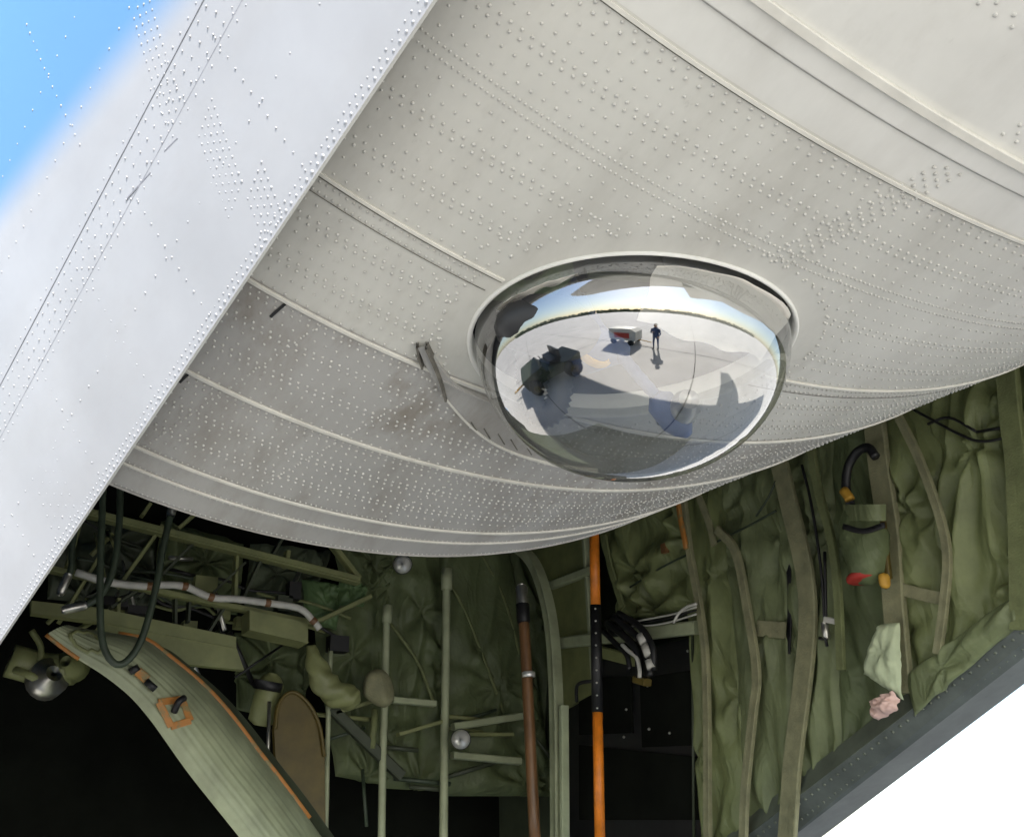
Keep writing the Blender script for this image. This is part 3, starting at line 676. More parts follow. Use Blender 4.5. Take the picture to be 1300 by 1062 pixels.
# truss at the left
def tr(a, b, px, m='green_prim', off=.3): return bar(a, b, px, M[m], 'truss_member', False, off, .05)
for a, b, px in (((70, 640), (455, 736), 9), ((60, 722), (400, 792), 8), ((110, 655), (455, 741), 3)): tr(a, b, px)
for a, b, px in (((205, 668), (150, 745), 5), ((300, 702), (297, 772), 5), ((245, 690), (175, 760), 4), ((330, 712), (305, 765), 4), ((180, 655), (190, 640), 5), ((225, 672), (262, 640), 5),
                 ((345, 705), (360, 680), 4), ((420, 690), (455, 735), 7), ((365, 700), (362, 720), 6), ((130, 700), (75, 790), 5), ((222, 755), (222, 800), 4), ((240, 760), (238, 790), 4), ((285, 770), (262, 806), 4),
                 ((150, 760), (148, 800), 5), ((190, 740), (140, 772), 4), ((105, 650), (85, 720), 6), ((205, 690), (200, 740), 4), ((310, 715), (262, 760), 3)): tr(a, b, px, 'green_prim' if px > 4 else 'green_dark', .27)
rs_ = np.random.default_rng(12)
for k in range(26):
    x, y = rs_.uniform(70, 400), 0; y = 660+.2*(x-100)+rs_.uniform(-10, 110); an = rs_.choice([.25, 1.2, 1.9, 2.4])+rs_.normal(0, .12); L_ = rs_.uniform(25, 80)
    MB().tube([wf(x, y, .10), wf(x+L_*math.cos(an), y+L_*math.sin(an), rs_.uniform(.02, .2))], rs_.uniform(.005, .012), 8, 1).build('thin_tube', M[['green_dark', 'green_prim', 'steel', 'black'][k % 4 if k % 8 else 1]], fus, True)
for k in range(8):
    x = rs_.uniform(90, 330); y = 690+.2*(x-100)+rs_.uniform(0, 60)
    MB().tube([wf(x+dx, y+.2*dx+rs_.uniform(-7, 9), .12) for dx in (0, 30, 60, 90, 120)], .007, 7, 5).build('wire_run', M[['black', 'blackhose', 'olive_web'][k % 3]], fus, True)
for k in range(14):
    x, y = rs_.uniform(100, 430), 0; y = 665+.2*(x-100)+rs_.uniform(0, 110); MB().box(wf(x, y, .14), [rs_.uniform(.02, .05), 0, 0], [0, .03, 0], [0, 0, rs_.uniform(.015, .04)]).build('bracket', M[['green_prim', 'green_dark', 'black'][k % 3]], fus)
for k in range(12):
    x, y = rs_.uniform(395, 700), rs_.uniform(890, 1000); an = rs_.choice([.1, -.3, 1.5, .9]); L_ = rs_.uniform(25, 80)
    MB().tube([wf(x, y, .08), wf(x+L_*math.cos(an), y+L_*math.sin(an), .12)], rs_.uniform(.006, .012), 8, 1).build('thin_tube', M[['green_prim', 'green_dark', 'blackhose'][k % 3]], fus, True)
# beams under the truss
MB().prism([wf(x, y, .32) for x, y in ((128, 790), (300, 822), (310, 850), (230, 842), (120, 800))], [0, .04, 0]).build('gusset_plate', M['green_prim'], fus)
MB().prism([wf(x, y, .33) for x, y in ((40, 762), (130, 772), (300, 808), (300, 822), (130, 790), (40, 778))], [0, .05, 0]).build('lower_beam', M['green_prim'], fus)
MB().prism([wf(x, y, .36) for x, y in ((317, 774), (391, 790), (391, 816), (317, 799))], [0, .12, 0]).build('cover_box', M['green_prim'], fus)

# ------------------------------------------------------------------ things in the bay
def ptube(px_pts, px, wall, off, rad_scale=1.):
    P = [wl(x, y, off) if wall else wf(x, y, off) for x, y in px_pts]; return P, wpx(P[len(P)//2], px)/2
# orange pole
P, r = ptube([(754, 660), (762, 1085)], 14, True, .28)
pole = thing('striped_pole', 'upright orange pole with a black sleeve round its middle', 'pole', P[-1])
lerp = lambda k: P[0]*(1-k)+P[1]*k
MB().tube([lerp(0), lerp(.285)], r, 14).build('upper_tube', M['orange'], pole, True)
MB().tube([lerp(.275), lerp(.60)], r*1.12, 14).build('sleeve', M['black'], pole, True)
MB().tube([lerp(.59), lerp(1)], r, 14).build('lower_tube', M['orange'], pole, True)
for k in np.linspace(.29, .59, 9): MB().sphere(lerp(k)+np.array([-.012, -.016, 0]), .006, 8, 5).build('sleeve_stud', M['steel'], pole, True)
# brown tube
P, r = ptube([(662, 746), (668, 840), (680, 1085)], 14, True, .35)
br = thing('brown_tube', 'worn brown tube with grey top cap and silver ring', 'tube', P[-1])
MB().tube(P, r, 14, 5).build('tube_body', M['brown'], br, True)
MB().lathe(P[0], P[0]-P[1], [(r*1.05, -.10), (r*1.15, -.09), (r*1.15, 0), (r*.8, .015)], 14).build('end_cap', M['steel'], br, True)
MB().lathe(wl(671, 856, .35), P[1]-P[2], [(r*1.02, -.012), (r*1.2, -.01), (r*1.2, .01), (r*1.02, .012)], 14).build('ring', M['chrome'], br, True)
MB().lathe(wl(664, 778, .35), P[1]-P[0], [(r*1.0, -.05), (r*1.25, -.04), (r*1.25, .04), (r, .05)], 12).build('clamp', M['black'], br, True)
# lamps
def lamp(px, py, d, label, off, nm='work_lamp'):
    c = wf(px, py, off); r = wpx(c, d)/2; t = thing(nm, label, 'lamp', c, 'round metal lamps in the bay'); ax = nrmz(EYE-c)
    MB().lathe(c, ax, [(r*.3, -.06), (r*.8, -.05), (r*1.02, -.01), (r*1.05, .005), (r, .012)], 22).build('housing', M['black'], t, True)
    MB().lathe(c, ax, [(r*.97, .008), (r*.93, .02), (r*.75, .035), (r*.45, .046), (r*.05, .05)], 22).build('reflector', M['chrome'], t, True)
lamp(511, 716, 24, 'shiny round lamp just under the front edge of the grey cargo door', .45)
lamp(585, 938, 25, 'bright round lamp low down behind the upright, between two braces', .30)
# hoses
def hose(pts, px, off, label):
    P, r = ptube(pts, px, False, off); t = thing('hanging_hose', label, 'hose', P[len(P)//2], 'dark green hoses at the left')
    MB().tube(P, r, 10, 7, .06).build('hose_tube', M['blackhose'], t, True)
    MB().lathe(P[-1], P[-1]-P[-2], [(r*1.2, -.05), (r*1.35, -.04), (r*1.35, .02), (r*.9, .03)], 10).build('hose_fitting', M['steel'], t, True)
hose([(131, 615), (128, 700), (127, 770), (131, 818), (146, 842), (164, 836), (182, 805), (198, 745), (208, 690), (220, 640)], 9, .95, 'long dark green hose hanging in a U loop in front of the truss')
hose([(153, 610), (151, 670), (144, 720), (130, 752), (108, 768), (90, 772)], 9, .85, 'dark green hose that bends off left above the curved panel')
hose([(100, 640), (92, 690), (90, 722), (80, 745)], 8, .80, 'short dark hose nearest the sunlit side skin')
# white wrapped duct
P, r = ptube([(96, 726), (140, 739), (190, 744), (205, 742), (235, 744), (268, 758), (300, 760), (340, 765), (380, 772), (398, 788), (406, 798)], 9, False, .42)
du = thing('wrapped_duct', 'long white wrapped duct sagging along the green truss', 'duct', P[5])
MB().tube(P, r, 10, 5, .05).build('duct_sleeve', M['white'], du, True)
for k in (2, 4, 5, 7, 9): MB().lathe(P[k], P[k]-P[k-1], [(r, -.012), (r*1.18, -.01), (r*1.18, .01), (r, .012)], 10).build('band', M['brown'], du, True)
# pale curved panel with orange edge
fp = thing('curved_fairing', 'pale green curved panel with orange edging and orange square', 'fairing panel', wf(230, 965, .7))
rt = [(92, 797), (140, 803), (185, 812), (218, 836), (250, 862), (278, 890), (306, 924), (335, 963), (372, 1010), (425, 1085)]
lf = [(58, 806), (92, 832), (130, 856), (163, 882), (188, 910), (207, 936), (226, 963), (246, 990), (278, 1030), (322, 1085)]
Rr = spline([wf(x, y, .55) for x, y in rt], 5); Ll = spline([wf(x, y, .80) for x, y in lf], 5); rows_ = []
for k in np.linspace(0, 1, 33):
    bulge = .10*math.sin(math.pi*k)**.8+.004*math.sin(k*75)
    rows_.append(Ll*(1-k)+Rr*k+NF*bulge)
mb = MB().grid(np.stack(rows_)); mb.build('shell', M['green_pale'], fp, True)
MB().strip([p+NF*.004 for p in Rr[6::4]], .017, .01, NF, 3).build('orange_edge', M['orange_worn'], fp, True)
MB().strip([Ll[k]+NF*.004 for k in (0, 3, 6)], .012, .01, NF, 3).build('orange_tip', M['orange_worn'], fp, True)
MB().grid(np.stack([Rr+[0, .0, 0], Rr+[.05, .10, -.02], Rr+[.10, .12, 0]])).build('rear_flange', M['green_dark'], fp, True)
def fsurf(px, py):                                   # point on the shell seen at px,py
    S_ = np.stack(rows_); c_ = (S_-EYE)@MW; x = 650+FPX*c_[..., 0]/c_[..., 2]; y = 531-FPX*c_[..., 1]/c_[..., 2]
    i = np.unravel_index(np.argmin(np.hypot(x-px, y-py)), x.shape); return S_[i]
fr = [fsurf(*q)+NF*.006 for q in ((204, 893), (229, 887), (240, 912), (216, 922))]
mb = MB()
for i in range(4): mb.bar(fr[i], fr[(i+1) % 4], .024, .008, NF)
mb.build('orange_square', M['orange_worn'], fp)
MB().tube([fsurf(218, 902)+NF*.01, fsurf(224, 896)+NF*.04, fsurf(233, 890)+NF*.045], .012, 8, 4).build('handle', M['black'], fp, True)
MB().tube([fsurf(166, 848)+NF*.02, fsurf(172, 854)+NF*.02], .018, 8).build('latch_knob', M['black'], fp, True)
MB().bar(fsurf(175, 854)+NF*.012, fsurf(186, 864)+NF*.012, .03, .02, NF).build('latch', M['orange_worn'], fp)
MB().tube([fsurf(186, 868)+NF*.02, fsurf(196, 876)+NF*.025], .013, 8).build('latch_knob', M['black'], fp, True)
ov = [fsurf(112+22*math.cos(a)-4*math.sin(a), 815+9*math.sin(a)+8*math.cos(a)) for a in np.linspace(0, 2*np.pi, 22)]
MB().tube([p+NF*.004 for p in ov], .007, 6, 1).build('oval_ring', M['green_prim'], fp, True)
# ochre panel
t = thing('ochre_panel', 'dull ochre rounded panel standing right of the curved pale panel', 'panel', wf(375, 965, .2))
MB().prism([wf(x, y, .2) for x, y in ((348, 925), (352, 895), (362, 880), (375, 878), (392, 893), (405, 920), (412, 960), (414, 1085), (352, 1085), (350, 960))], [0, .03, 0]).build('panel_sheet', M['ochre'], t)
MB().tube([wf(x, y, .21) for x, y in ((350, 925), (353, 897), (363, 881), (376, 879), (393, 894), (406, 921), (412, 960))], .008, 6, 4).build('rolled_edge', M['ochre'], t, True)
MB().tube([wf(342, 890, .3), wf(339, 1000, .3)], .008, 6, 1).build('rod', M['steel'], t, True)
# twisted cloth roll
P = [wf(x, y, .30) for x, y in ((394, 820), (402, 845), (412, 868), (428, 880), (447, 886), (456, 890))]
MBt = MB().tube(P, [.02, .045, .055, .055, .05, .02], 28, 8)
V = MBt.v[0]
for i in range(len(V)):
    j_, a_ = divmod(i, 28); V[i] += (V[i]-V[j_*28:(j_+1)*28].mean(0))*(.22*abs(math.sin(a_*math.pi/28*3+j_*.33))-.1)
for i in range(len(V)): V[i] += .012*np.array([mn.noise(Vector(V[i]*13)+Vector((k*7, 0, 0))) for k in range(3)])
tag(MBt.build('cloth_roll', M['green_prim'], None, True), 'twisted pale green cloth roll drooping beside the thin upright', 'cloth roll')
MBt = MB().sphere(wf(480, 873, .28), .075, 22, 14, (1.1, .8, 1))
V = MBt.v[0]
for i in range(len(V)): V[i] += .018*np.array([mn.noise(Vector(V[i]*11)+Vector((k*7, 0, 0))) for k in range(3)])
tag(MBt.build('tied_bundle', M['khaki'], None, True), 'khaki cloth bundle tied round the left upright', 'bundle')
# clutter at bottom left
t = thing('hydraulic_unit', 'cluster of drab pipes and canisters in the dark under the truss at far left', 'hydraulic unit', wf(60, 850, .4))
MB().tube([wf(12, 838, .45), wf(60, 850, .45), wf(92, 848, .5)], .06, 12, 4).build('canister', M['green_prim'], t, True)
MB().lathe(wf(60, 862, .5), [.3, -.9, .3], [(.05, -.05), (.07, -.03), (.07, .03), (.03, .05)], 16).build('valve', M['steel'], t, True)
MB().tube([wf(20, 850, .5), wf(40, 858, .55), (wf(62, 870, .5)), wf(85, 862, .5)], .014, 8, 5).build('pipe', M['green_prim'], t, True)
MB().tube([wf(40, 800, .5), wf(52, 822, .5), wf(48, 850, .5)], .012, 8, 5).build('pipe', M['green_prim'], t, True)
MB().lathe(wf(92, 845, .5), [-.5, -.8, .1], [(.03, -.04), (.055, -.03), (.05, .04), (.02, .06)], 16).build('valve', M['green_prim'], t, True)
t = thing('oxygen_bottle', 'small olive canister in the dark between the truss and the ochre panel', 'canister', wf(342, 885, .1))
MB().lathe(wf(340, 882, .1), [.1, -.2, .9], [(.03, -.13), (.06, -.11), (.06, .05), (.04, .08), (.015, .095)], 16).build('canister_body', M['green_prim'], t, True)
MB().lathe(wf(340, 870, .13), [.1, -.2, .9], [(.062, -.02), (.064, 0), (.062, .02)], 16).build('canister_strap', M['black'], t, True)

# equipment rack in the dark bay
t = thing('equipment_rack', 'black equipment rack in the dark bay behind the orange pole', 'rack', wl(806, 1085, .0))
pa = [wl(x, y, .0) for x, y in ((718, 842), (770, 838), (886, 806), (897, 1085), (716, 1085))]
MB().prism(pa, [.12, 0, 0]).build('rack_body', M['black'], t)
for q in (((735, 860), (800, 858), (802, 930), (735, 932)), ((812, 860), (880, 850), (886, 945), (815, 948)), ((735, 945), (884, 960), (888, 1040), (735, 1040))):
    MB().prism([wl(x, y, .015) for x, y in q], [.012, 0, 0]).build('rack_panel', M['dark'], t)
for q in ((792, 935), (824, 925), (822, 870), (873, 826), (850, 930), (795, 900)): MB().sphere(wl(*q, .02), .006, 8, 5).build('rack_screw', M['steel'], t, True)
MB().tube([wl(732, 890, .10), wl(732, 872, .12), wl(738, 866, .12), wl(752, 864, .10)], .008, 8, 4).build('rack_handle', M['black'], t, True)
MB().tube([wl(879, 800, .04), wl(881, 1085, .04)], .006, 6, 1).build('rack_rail', M['green_dark'], t, True)
# cables above the rack
t = thing('cable_bundle', 'black cables with white bands drooping above the dark rack', 'cable bundle', wl(815, 850, .15))
for q, r_ in (([(778, 782), (800, 800), (815, 815), (822, 835), (826, 858)], .016), ([(770, 790), (790, 805), (808, 825), (812, 860)], .016), ([(785, 778), (812, 795), (828, 820), (830, 850)], .014), ([(765, 800), (780, 815), (795, 830), (800, 850)], .012)):
    MB().tube([wl(x, y, .16) for x, y in q], r_, 8, 6).build('cable', M['black'], t, True)
for q in ([(813, 806), (818, 816)], [(819, 819), (824, 832)], [(824, 838), (827, 848)]): MB().tube([wl(x, y, .17) for x, y in q], .0185, 8, 1).build('white_band', M['white'], t, True)
MB().tube([wl(x, y, .17) for x, y in ((790, 818), (798, 826), (808, 834), (812, 850), (812, 860))], .009, 8, 6).build('white_cable', M['white'], t, True)
for dy in (0, 4, 9): MB().tube([wl(x, y+dy, .14) for x, y in ((800, 790-dy*.5), (830, 784), (855, 779), (884, 770))], .004, 6, 5).build('wire', M['white' if dy != 4 else 'black'], t, True)
MB().tube([wl(x, y, .15) for x, y in ((855, 790), (862, 778), (872, 770), (884, 766))], .006, 6, 5).build('wire', M['white'], t, True)
MB().bar(wl(808, 862, .15), wl(822, 866, .15), .04, .03).build('connector', M['ochre'], t)
mbk = MB().sphere(wl(782, 795, .12), .055, 14, 9, (.6, 1, .8)); tag(mbk.build('junction_lump', M['black'], None, True), 'black padded junction beside the sleeve of the orange pole', 'junction box')
# red-orange strap near the door edge
tag(MB().strip([wl(x, y, .09) for x, y in ((860, 610), (864, 650), (873, 697))], .022, .012, NW, 4).build('orange_strap', M['orange_worn'], None, True), 'thin orange strap hanging beside the quilt edge under the door', 'strap')
tag(MB().box(wl(844, 696, .08), [.01, 0, 0], [0, .015, 0], [0, 0, .02]).build('brown_tag', M['brown'], None), 'small brown tag tied to the quilt near the orange strap', 'tag')
# stowage bag
bc = wl(1098, 690, .14); bag = thing('stowage_bag', 'hanging dark canvas bag with red base, under a black hose loop', 'bag', wl(1098, 740, .14))
def sack(c, hw, hh, hd, seed, nu=26, nv=20, sx=0.):
    V = []
    for j in range(nv+1):
        v = -1+2*j/nv; w = (1-abs(v)**5)**.5*(.93+.07*math.cos(v*2))
        for i in range(nu):
            a = 2*math.pi*i/nu; ca_, sa_ = math.cos(a), math.sin(a)
            p = c+np.array([-sa_*hd*w, -ca_*hw*w+sx*v, v*hh]); n_ = .10*mn.noise(Vector((p*9).tolist())+Vector((seed, 0, 0)))+.05*mn.noise(Vector(((p[1]+p[2])*28, p[2]*8, seed)))
            V.append(p+np.array([-sa_*hd, -ca_*hw, 0])*n_*2)
    return MB().add(V, [[j*nu+i, j*nu+(i+1) % nu, (j+1)*nu+(i+1) % nu, (j+1)*nu+i] for j in range(nv) for i in range(nu)])
sack(bc, .078, .135, .07, 3).build('bag_body', M['cloth_d'], bag, True)
sack(wl(1099, 732, .15), .062, .018, .05, 5).build('red_base', M['red'], bag, True)
MB().strip([wl(x, y, .225) for x, y in ((1071, 668), (1097, 674), (1124, 666))], .018, .006, NW, 5).build('bag_strap', M['black'], bag, True)
MB().grid(np.stack([[wl(x, y, o_) for x, o_ in ((1070, .18), (1085, .222), (1100, .232), (1114, .222), (1125, .18))] for y in (640, 648, 656, 661)])).build('bag_flap', M['cloth_b'], bag, True)
MB().tube([wl(x, y, .13) for x, y in ((1080, 640), (1074, 618), (1077, 592), (1088, 574), (1102, 568), (1112, 580))], .015, 10, 6).build('hose_loop', M['black'], bag, True)
MB().tube([wl(x, y, .15) for x, y in ((1071, 622), (1077, 630), (1079, 634))], .0162, 10, 2).build('yellow_band', M['yellow'], bag, True)
tag(sack(wl(1123, 737, .15), .017, .026, .022, 8, 14, 10).build('yellow_pouch', M['yellow'], None, True), 'small yellow pouch beside the red base of the hanging bag', 'pouch')
tag(MB().strip([wl(x, y, .12) for x, y in ((1122, 660), (1126, 700), (1130, 735))], .02, .015, NW, 4).build('frayed_strap', M['ochre'], None, True), 'frayed brown strap running up from the yellow pouch', 'strap')
o = blanket('pale_cloth', BW([(1118, 792), (1142, 790), (1146, 888), (1096, 855)], .13), M['palecloth'], NW, seed=31, puff=.03, fold=.008, nu=26, nv=26, parent=thing('pale_cloth', 'pale green cloth stuffed above the far sill', 'cloth', wl(1125, 890, .13)))
o = blanket('rag_cloth', BW([(1107, 890), (1136, 876), (1142, 900), (1113, 914)], .16), M['pink'], NW, seed=33, puff=.03, fold=.010, nu=22, nv=18, parent=thing('pink_rag', 'faded pink rag lying on the far sill below the pale cloth', 'rag', wl(1124, 905, .14)))

# ------------------------------------------------------------------ inside the dome
def dm(x, y, h): return DC+DE1*DA*x+DE2*DB*y+DN*h
t = thing('corrugated_hose', 'black corrugated hose hanging in the left of the bubble window', 'hose', dm(-.6, -.2, .1))
P = [dm(-.62, .5, -.25), dm(-.64, .15, -.05), dm(-.66, -.1, .07), dm(-.60, -.25, .125), dm(-.50, -.18, .12), dm(-.46, .05, .03), dm(-.42, .4, -.25)]
MB().tube(P, .019, 12, 14, .28).build('hose_tube', M['black'], t, True)
t = thing('intercom_headset', 'dark headset on a blue cord hanging inside the bubble window', 'headset', dm(.1, -.2, .1))
MB().tube([dm(-.45, .3, -.15), dm(-.25, .15, -.02), dm(-.05, .0, .06), dm(.1, -.12, .11), dm(.2, -.22, .14)], .010, 8, 7, .15).build('cord', M['blue'], t, True)
MB().lathe(dm(.20, -.22, .14), DE1*.5-DE2*.4+DN*.4, [(.012, -.05), (.026, -.035), (.028, .01), (.02, .03), (.008, .045)], 14).build('boom', M['blue'], t, True)
MB().lathe(dm(.25, -.14, .14), DE2+DN*.3, [(.018, -.06), (.026, -.04), (.026, .03), (.018, .05)], 14).build('ear_cup', M['steel'], t, True)
MB().tube([dm(.16, -.2, .14), dm(.12, -.26, .145), dm(.16, -.32, .14)], .006, 6, 5).build('mic_arm', M['black'], t, True)
def lump(name, c, r, sc, m, label, cat, seed):
    b_ = MB().sphere(c, r, 20, 12, sc); V = b_.v[0]
    for i in range(len(V)): V[i] += r*.35*np.array([mn.noise(Vector((V[i]*12).tolist())+Vector((k*7+seed, 0, 0))) for k in range(3)])
    return tag(b_.build(name, m, None, True), label, cat)
lump('seat_cushion', dm(-.40, .08, .03), .07, (1.7, 1, .5), M['blue'], 'navy seat cushion inside the left half of the bubble window', 'cushion', 1)
tag(MB().strip([dm(-.46, .22, .0), dm(-.34, .12, .06), dm(-.2, .02, .06), dm(-.12, .06, .02)], .016, .004, DN, 7).build('yellow_strap', M['yellow'], None, True), 'short yellow strap curling over the cushion inside the bubble window', 'strap')
lump('black_pad', dm(-.56, .30, .03), .07, (1.2, 1, .8), M['black'], 'black pad behind the corrugated hose in the bubble window', 'pad', 6)
tag(MB().strip([dm(-.9, .35, -.06), dm(-.62, .42, -.04), dm(-.45, .62, -.06), dm(-.42, .8, -.08)], .05, .01, DN, 6).build('green_arm', M['cloth_l'], None, True), 'green curved arm at the left edge inside the bubble window', 'bracket')
ge = thing('dark_shape_block', 'black block added for the dark shape at the upper left of the bubble window', 'dark block', dm(-.12, .55, -.05))  # added black block, makes the dark shape seen in the dome
MB().prism([dm(-.42, .72, -.02), dm(-.22, .92, -.02), dm(.06, .92, -.02), dm(.16, .62, -.02), dm(-.05, .42, -.02), dm(-.36, .48, -.02)], -DN*.10).build('block_body', M['black'], ge)
MB().bar(dm(-.34, .70, -.015), dm(.05, .66, -.015), .012, .01, DN).build('block_bar', M['green_dark'], ge)
def curtain(x0, x1, dep, rise, seed, label):
    P = np.array([[dm(x, .96*math.sqrt(max(0, 1-x*x))-dep*b*(.8+.2*math.sin(a*3.1)), .02-rise*b)+DN*.004*math.sin(a*17+seed)*(.3+b)+DE1*.008*mn.noise(Vector((a*6, b*3, seed)))
                   for a, x in zip(np.linspace(0, 1, 48), np.linspace(x0, x1, 48))] for b in np.linspace(0, 1, 16)])
    tag(MB().grid(P).build('liner_curtain_or_added_sheet', M['cream'], None, True), label, 'curtain', 'cream curtains and added sheet round the bubble window')
curtain(-.86, -.42, .22, .03, 1, 'narrow cream curtain behind the upper left rim of the bubble window')
curtain(.02, .90, 1.05, .05, 2, 'wide cream sheet added for the bright reflection at the upper right of the bubble window')  # cream sheet added in place of the bright sky and belly reflection

# ------------------------------------------------------------------ outside: apron, far trees, person and cart (seen mirrored in the dome)
def struct(o): o['kind'] = 'structure'; return o
struct(MB().add([[-1500, -1500, 0], [1500, -1500, 0], [1500, 1500, 0], [-1500, 1500, 0]], [[0, 1, 2, 3]]).build('apron', M['apron'], None, origin=[0, 0, 0]))
mb = MB()
for k in range(-12, 13):
    c = k*6.1+1.7
    mb.add([[c-.02, -75, .004], [c+.02, -75, .004], [c+.02, 75, .004], [c-.02, 75, .004]], [[0, 1, 2, 3]])
    mb.add([[-75, c-.02, .008], [75, c-.02, .008], [75, c+.02, .008], [-75, c+.02, .008]], [[0, 1, 2, 3]])
struct(mb.build('apron_joints', M['joint'], None, origin=[0, 0, 0]))
mb = MB(); rt_ = np.random.default_rng(3)
for k in range(420):
    a = rt_.uniform(math.pi*.95, math.pi*1.75); d_ = rt_.uniform(260, 330); c = np.array([math.cos(a)*d_, math.sin(a)*d_, 0])
    h = rt_.uniform(5, 11)
    for _ in range(9):
        q = c+rt_.normal(0, 1, 3)*[3, 3, 0]+[0, 0, h*rt_.uniform(.05, 1)]; mb.sphere(q, rt_.uniform(1.2, 2.6), 6, 4)
o = mb.build('far_treeline', M['tree'], None, origin=[0, 0, 0]); o['kind'] = 'stuff'; o['label'] = 'far dark treeline beyond the apron mirrored in the bubble'
# person standing on the apron
pc = np.array([-.55, -4.2, 0.]); per = thing('person', 'person in dark clothes standing on the sunlit apron, mirrored in the bubble', 'person', pc)
def skin(name, verts, edges, rad, m, parent, root=0):
    me = bpy.data.meshes.new(name); me.from_pydata(verts, edges, []); o = bpy.data.objects.new(name, me); COL.objects.link(o); o.parent = parent; o['_o'] = list(parent['_o'])
    o.modifiers.new('skin', 'SKIN'); 
    for i, r_ in enumerate(rad): me.skin_vertices[0].data[i].radius = (r_, r_*.8)
    me.skin_vertices[0].data[root].use_root = True
    s2 = o.modifiers.new('sub', 'SUBSURF'); s2.levels = 1; s2.render_levels = 2; me.materials.append(m); return o
bv = [(0, 0, .95), (0, 0, 1.18), (0, 0, 1.40), (0, .01, 1.50), (0, .02, 1.62), (0, .01, 1.76), (.19, 0, 1.42), (.25, .02, 1.14), (.20, .18, 1.02), (-.19, 0, 1.42), (-.26, .04, 1.14), (-.12, .22, 1.22),
      (.10, 0, .90), (.12, .02, .50), (.13, -.03, .08), (.14, .12, .04), (-.10, 0, .90), (-.12, .02, .50), (-.13, -.03, .08), (-.14, .12, .04)]
be = [(0, 1), (1, 2), (2, 3), (3, 4), (4, 5), (2, 6), (6, 7), (7, 8), (2, 9), (9, 10), (10, 11), (0, 12), (12, 13), (13, 14), (14, 15), (0, 16), (16, 17), (17, 18), (18, 19)]
brd = [.15, .15, .17, .06, .09, .08, .07, .05, .04, .07, .05, .04, .10, .065, .05, .045, .10, .065, .05, .045]
skin('body', bv, be, brd, M['blue'], per)
MB().sphere(pc+[0, .03, 1.66], .10, 16, 10, (.85, 1, 1.2)).build('head', M['skin'], per, True)
MB().sphere(pc+[0, .0, 1.71], .105, 16, 10, (.9, 1, .95)).build('hair', M['black'], per, True)
MB().lathe(pc+[0, .12, 1.655], [0, 1, -.35], [(.020, -.02), (.016, .006), (.006, .016)], 8).build('nose', M['skin'], per, True)
for sx in (-1, 1):
    MB().sphere(pc+[sx*.034, .116, 1.685], .012, 8, 6).build('eye', M['black'], per, True)
    MB().sphere(pc+[sx*.088, .02, 1.66], .024, 8, 6, (.4, .8, 1.2)).build('ear', M['skin'], per, True)
    MB().sphere(pc+[sx*.135, .055, .05], .062, 12, 8, (.8, 2.1, .75)).build('shoe', M['black'], per, True)
MB().box(pc+[0, .123, 1.615], [.024, 0, 0], [0, .004, 0], [0, 0, .004]).build('mouth', M['red'], per)
for c_, d_, th_side in ((np.array([.20, .18, 1.02]), nrmz([-.1, .75, -.5]), -1), (np.array([-.12, .22, 1.22]), nrmz([.6, .6, .35]), 1)):
    x_ = nrmz(np.cross(d_, [0, 0, 1])); y_ = np.cross(x_, d_); b0 = pc+c_+d_*.02; mb = MB()
    mb.box(b0+d_*.05, x_*.040, d_*.05, y_*.014)
    for k, ln in enumerate((.062, .076, .080, .070, .055)[1:] if False else (.070, .078, .072, .056)):
        q = b0+d_*.098+x_*(.030-.020*k); mb.tube([q, q+d_*ln*.55, q+d_*ln*.9-y_*ln*.35], .0088, 7, 4)
    q = b0+d_*.03+x_*.038; mb.tube([q, q+x_*.028+d_*.03, q+x_*.034+d_*.065], .010, 7, 4)
    mb.build('hand', M['skin'], per, True)
# white ground cart
cc = np.array([-2.6, -4.6, 0.]); ct = thing('ground_cart', 'white ground power cart parked on the apron, mirrored in the bubble', 'ground cart', cc)
MB().prism([cc+[-.9, -.5, .35], cc+[.9, -.5, .35], cc+[.9, -.5, 1.05], cc+[.6, -.5, 1.25], cc+[-.9, -.5, 1.25]], [0, 1.0, 0]).build('cart_body', M['white'], ct)
for x in (-.6, .6):
    for y in (-.5, .5): MB().lathe(cc+[x, y, .2], [0, 1, 0], [(.08, -.07), (.2, -.06), (.2, .06), (.08, .07)], 16).build('wheel', M['black'], ct, True)
MB().prism([cc+[-.5, .505, .55], cc+[.5, .505, .55], cc+[.5, .505, .95], cc+[-.5, .505, .95]], [0, .02, 0]).build('cart_hatch', M['red'], ct)
MB().tube([cc+[.9, 0, .35], cc+[1.7, 0, .28]], .03, 8, 1).build('tow_bar', M['yellow'], ct)
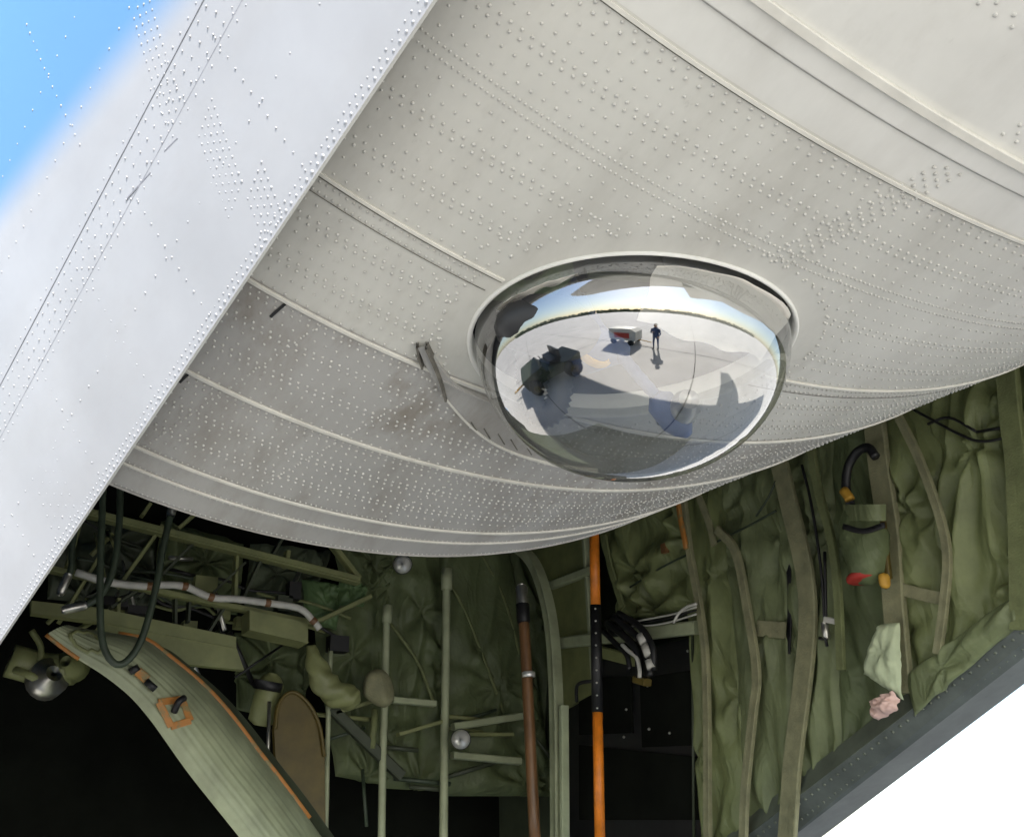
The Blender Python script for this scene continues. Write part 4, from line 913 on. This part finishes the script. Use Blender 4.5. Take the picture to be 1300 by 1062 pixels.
# tow tractor added out of frame to darken the dome's left reflection and near ground
tc_ = np.array([-2.9, .9, 0.]); tt_ = thing('added_tow_tractor', 'dark green tow tractor added out of frame to darken the left of the bubble', 'tow tractor', tc_)
MB().prism([tc_+[-.8, -1.5, .45], tc_+[-.8, 1.6, .45], tc_+[-.8, 1.65, .95], tc_+[-.8, .3, 1.1], tc_+[-.8, .1, .85], tc_+[-.8, -1.0, .85], tc_+[-.8, -1.55, 1.0]], [1.6, 0, 0]).build('added_tractor_body', M['green_dark'], tt_)
for x in (-.82, .82):
    for y in (-1.0, 1.05):
        w_ = MB().lathe(tc_+[x, y, .42], [1, 0, 0], [(.2, -.13), (.40, -.12), (.42, 0), (.40, .12), (.2, .13)], 22).build('wheel', M['black'], tt_, True)  # wheel of the added tractor
        MB().lathe(tc_+[x, y, .42], [1, 0, 0], [(.05, -.145), (.2, -.14), (.2, .14), (.05, .145)], 18).build('rim', M['ochre'], w_, True)  # wheel rim of the added tractor
MB().box(tc_+[0, -.45, .98], [.6, 0, 0], [0, .25, 0], [0, 0, .1]).build('added_tractor_seat', M['black'], tt_)
MB().box(tc_+[0, -.72, 1.2], [.6, 0, 0], [0, .06, .02], [0, 0, .22]).build('added_tractor_seat_back', M['black'], tt_)
MB().tube([tc_+[.3+.18*math.cos(a), .05+.06*math.sin(a), 1.25+.16*math.sin(a)] for a in np.linspace(0, 6.28, 20)], .014, 8, 1).build('added_tractor_steering_wheel', M['black'], tt_, True)
MB().bar(tc_+[.3, .2, 1.0], tc_+[.3, .05, 1.25], .03, .03).build('added_tractor_steering_column', M['black'], tt_)
for x in (-.55, .55): MB().lathe(tc_+[x, 1.64, .78], [0, 1, 0], [(.09, -.03), (.1, .01), (.06, .03)], 14).build('added_tractor_headlight', M['chrome'], tt_, True)
MB().tube([tc_+[0, 1.6, .5], tc_+[0, 2.6, .42], tc_+[.05, 3.4, .40]], .045, 8, 4).build('tow_bar', M['yellow'], tt_, True)

for o in bpy.data.objects:
    if '_o' in o: del o['_o']
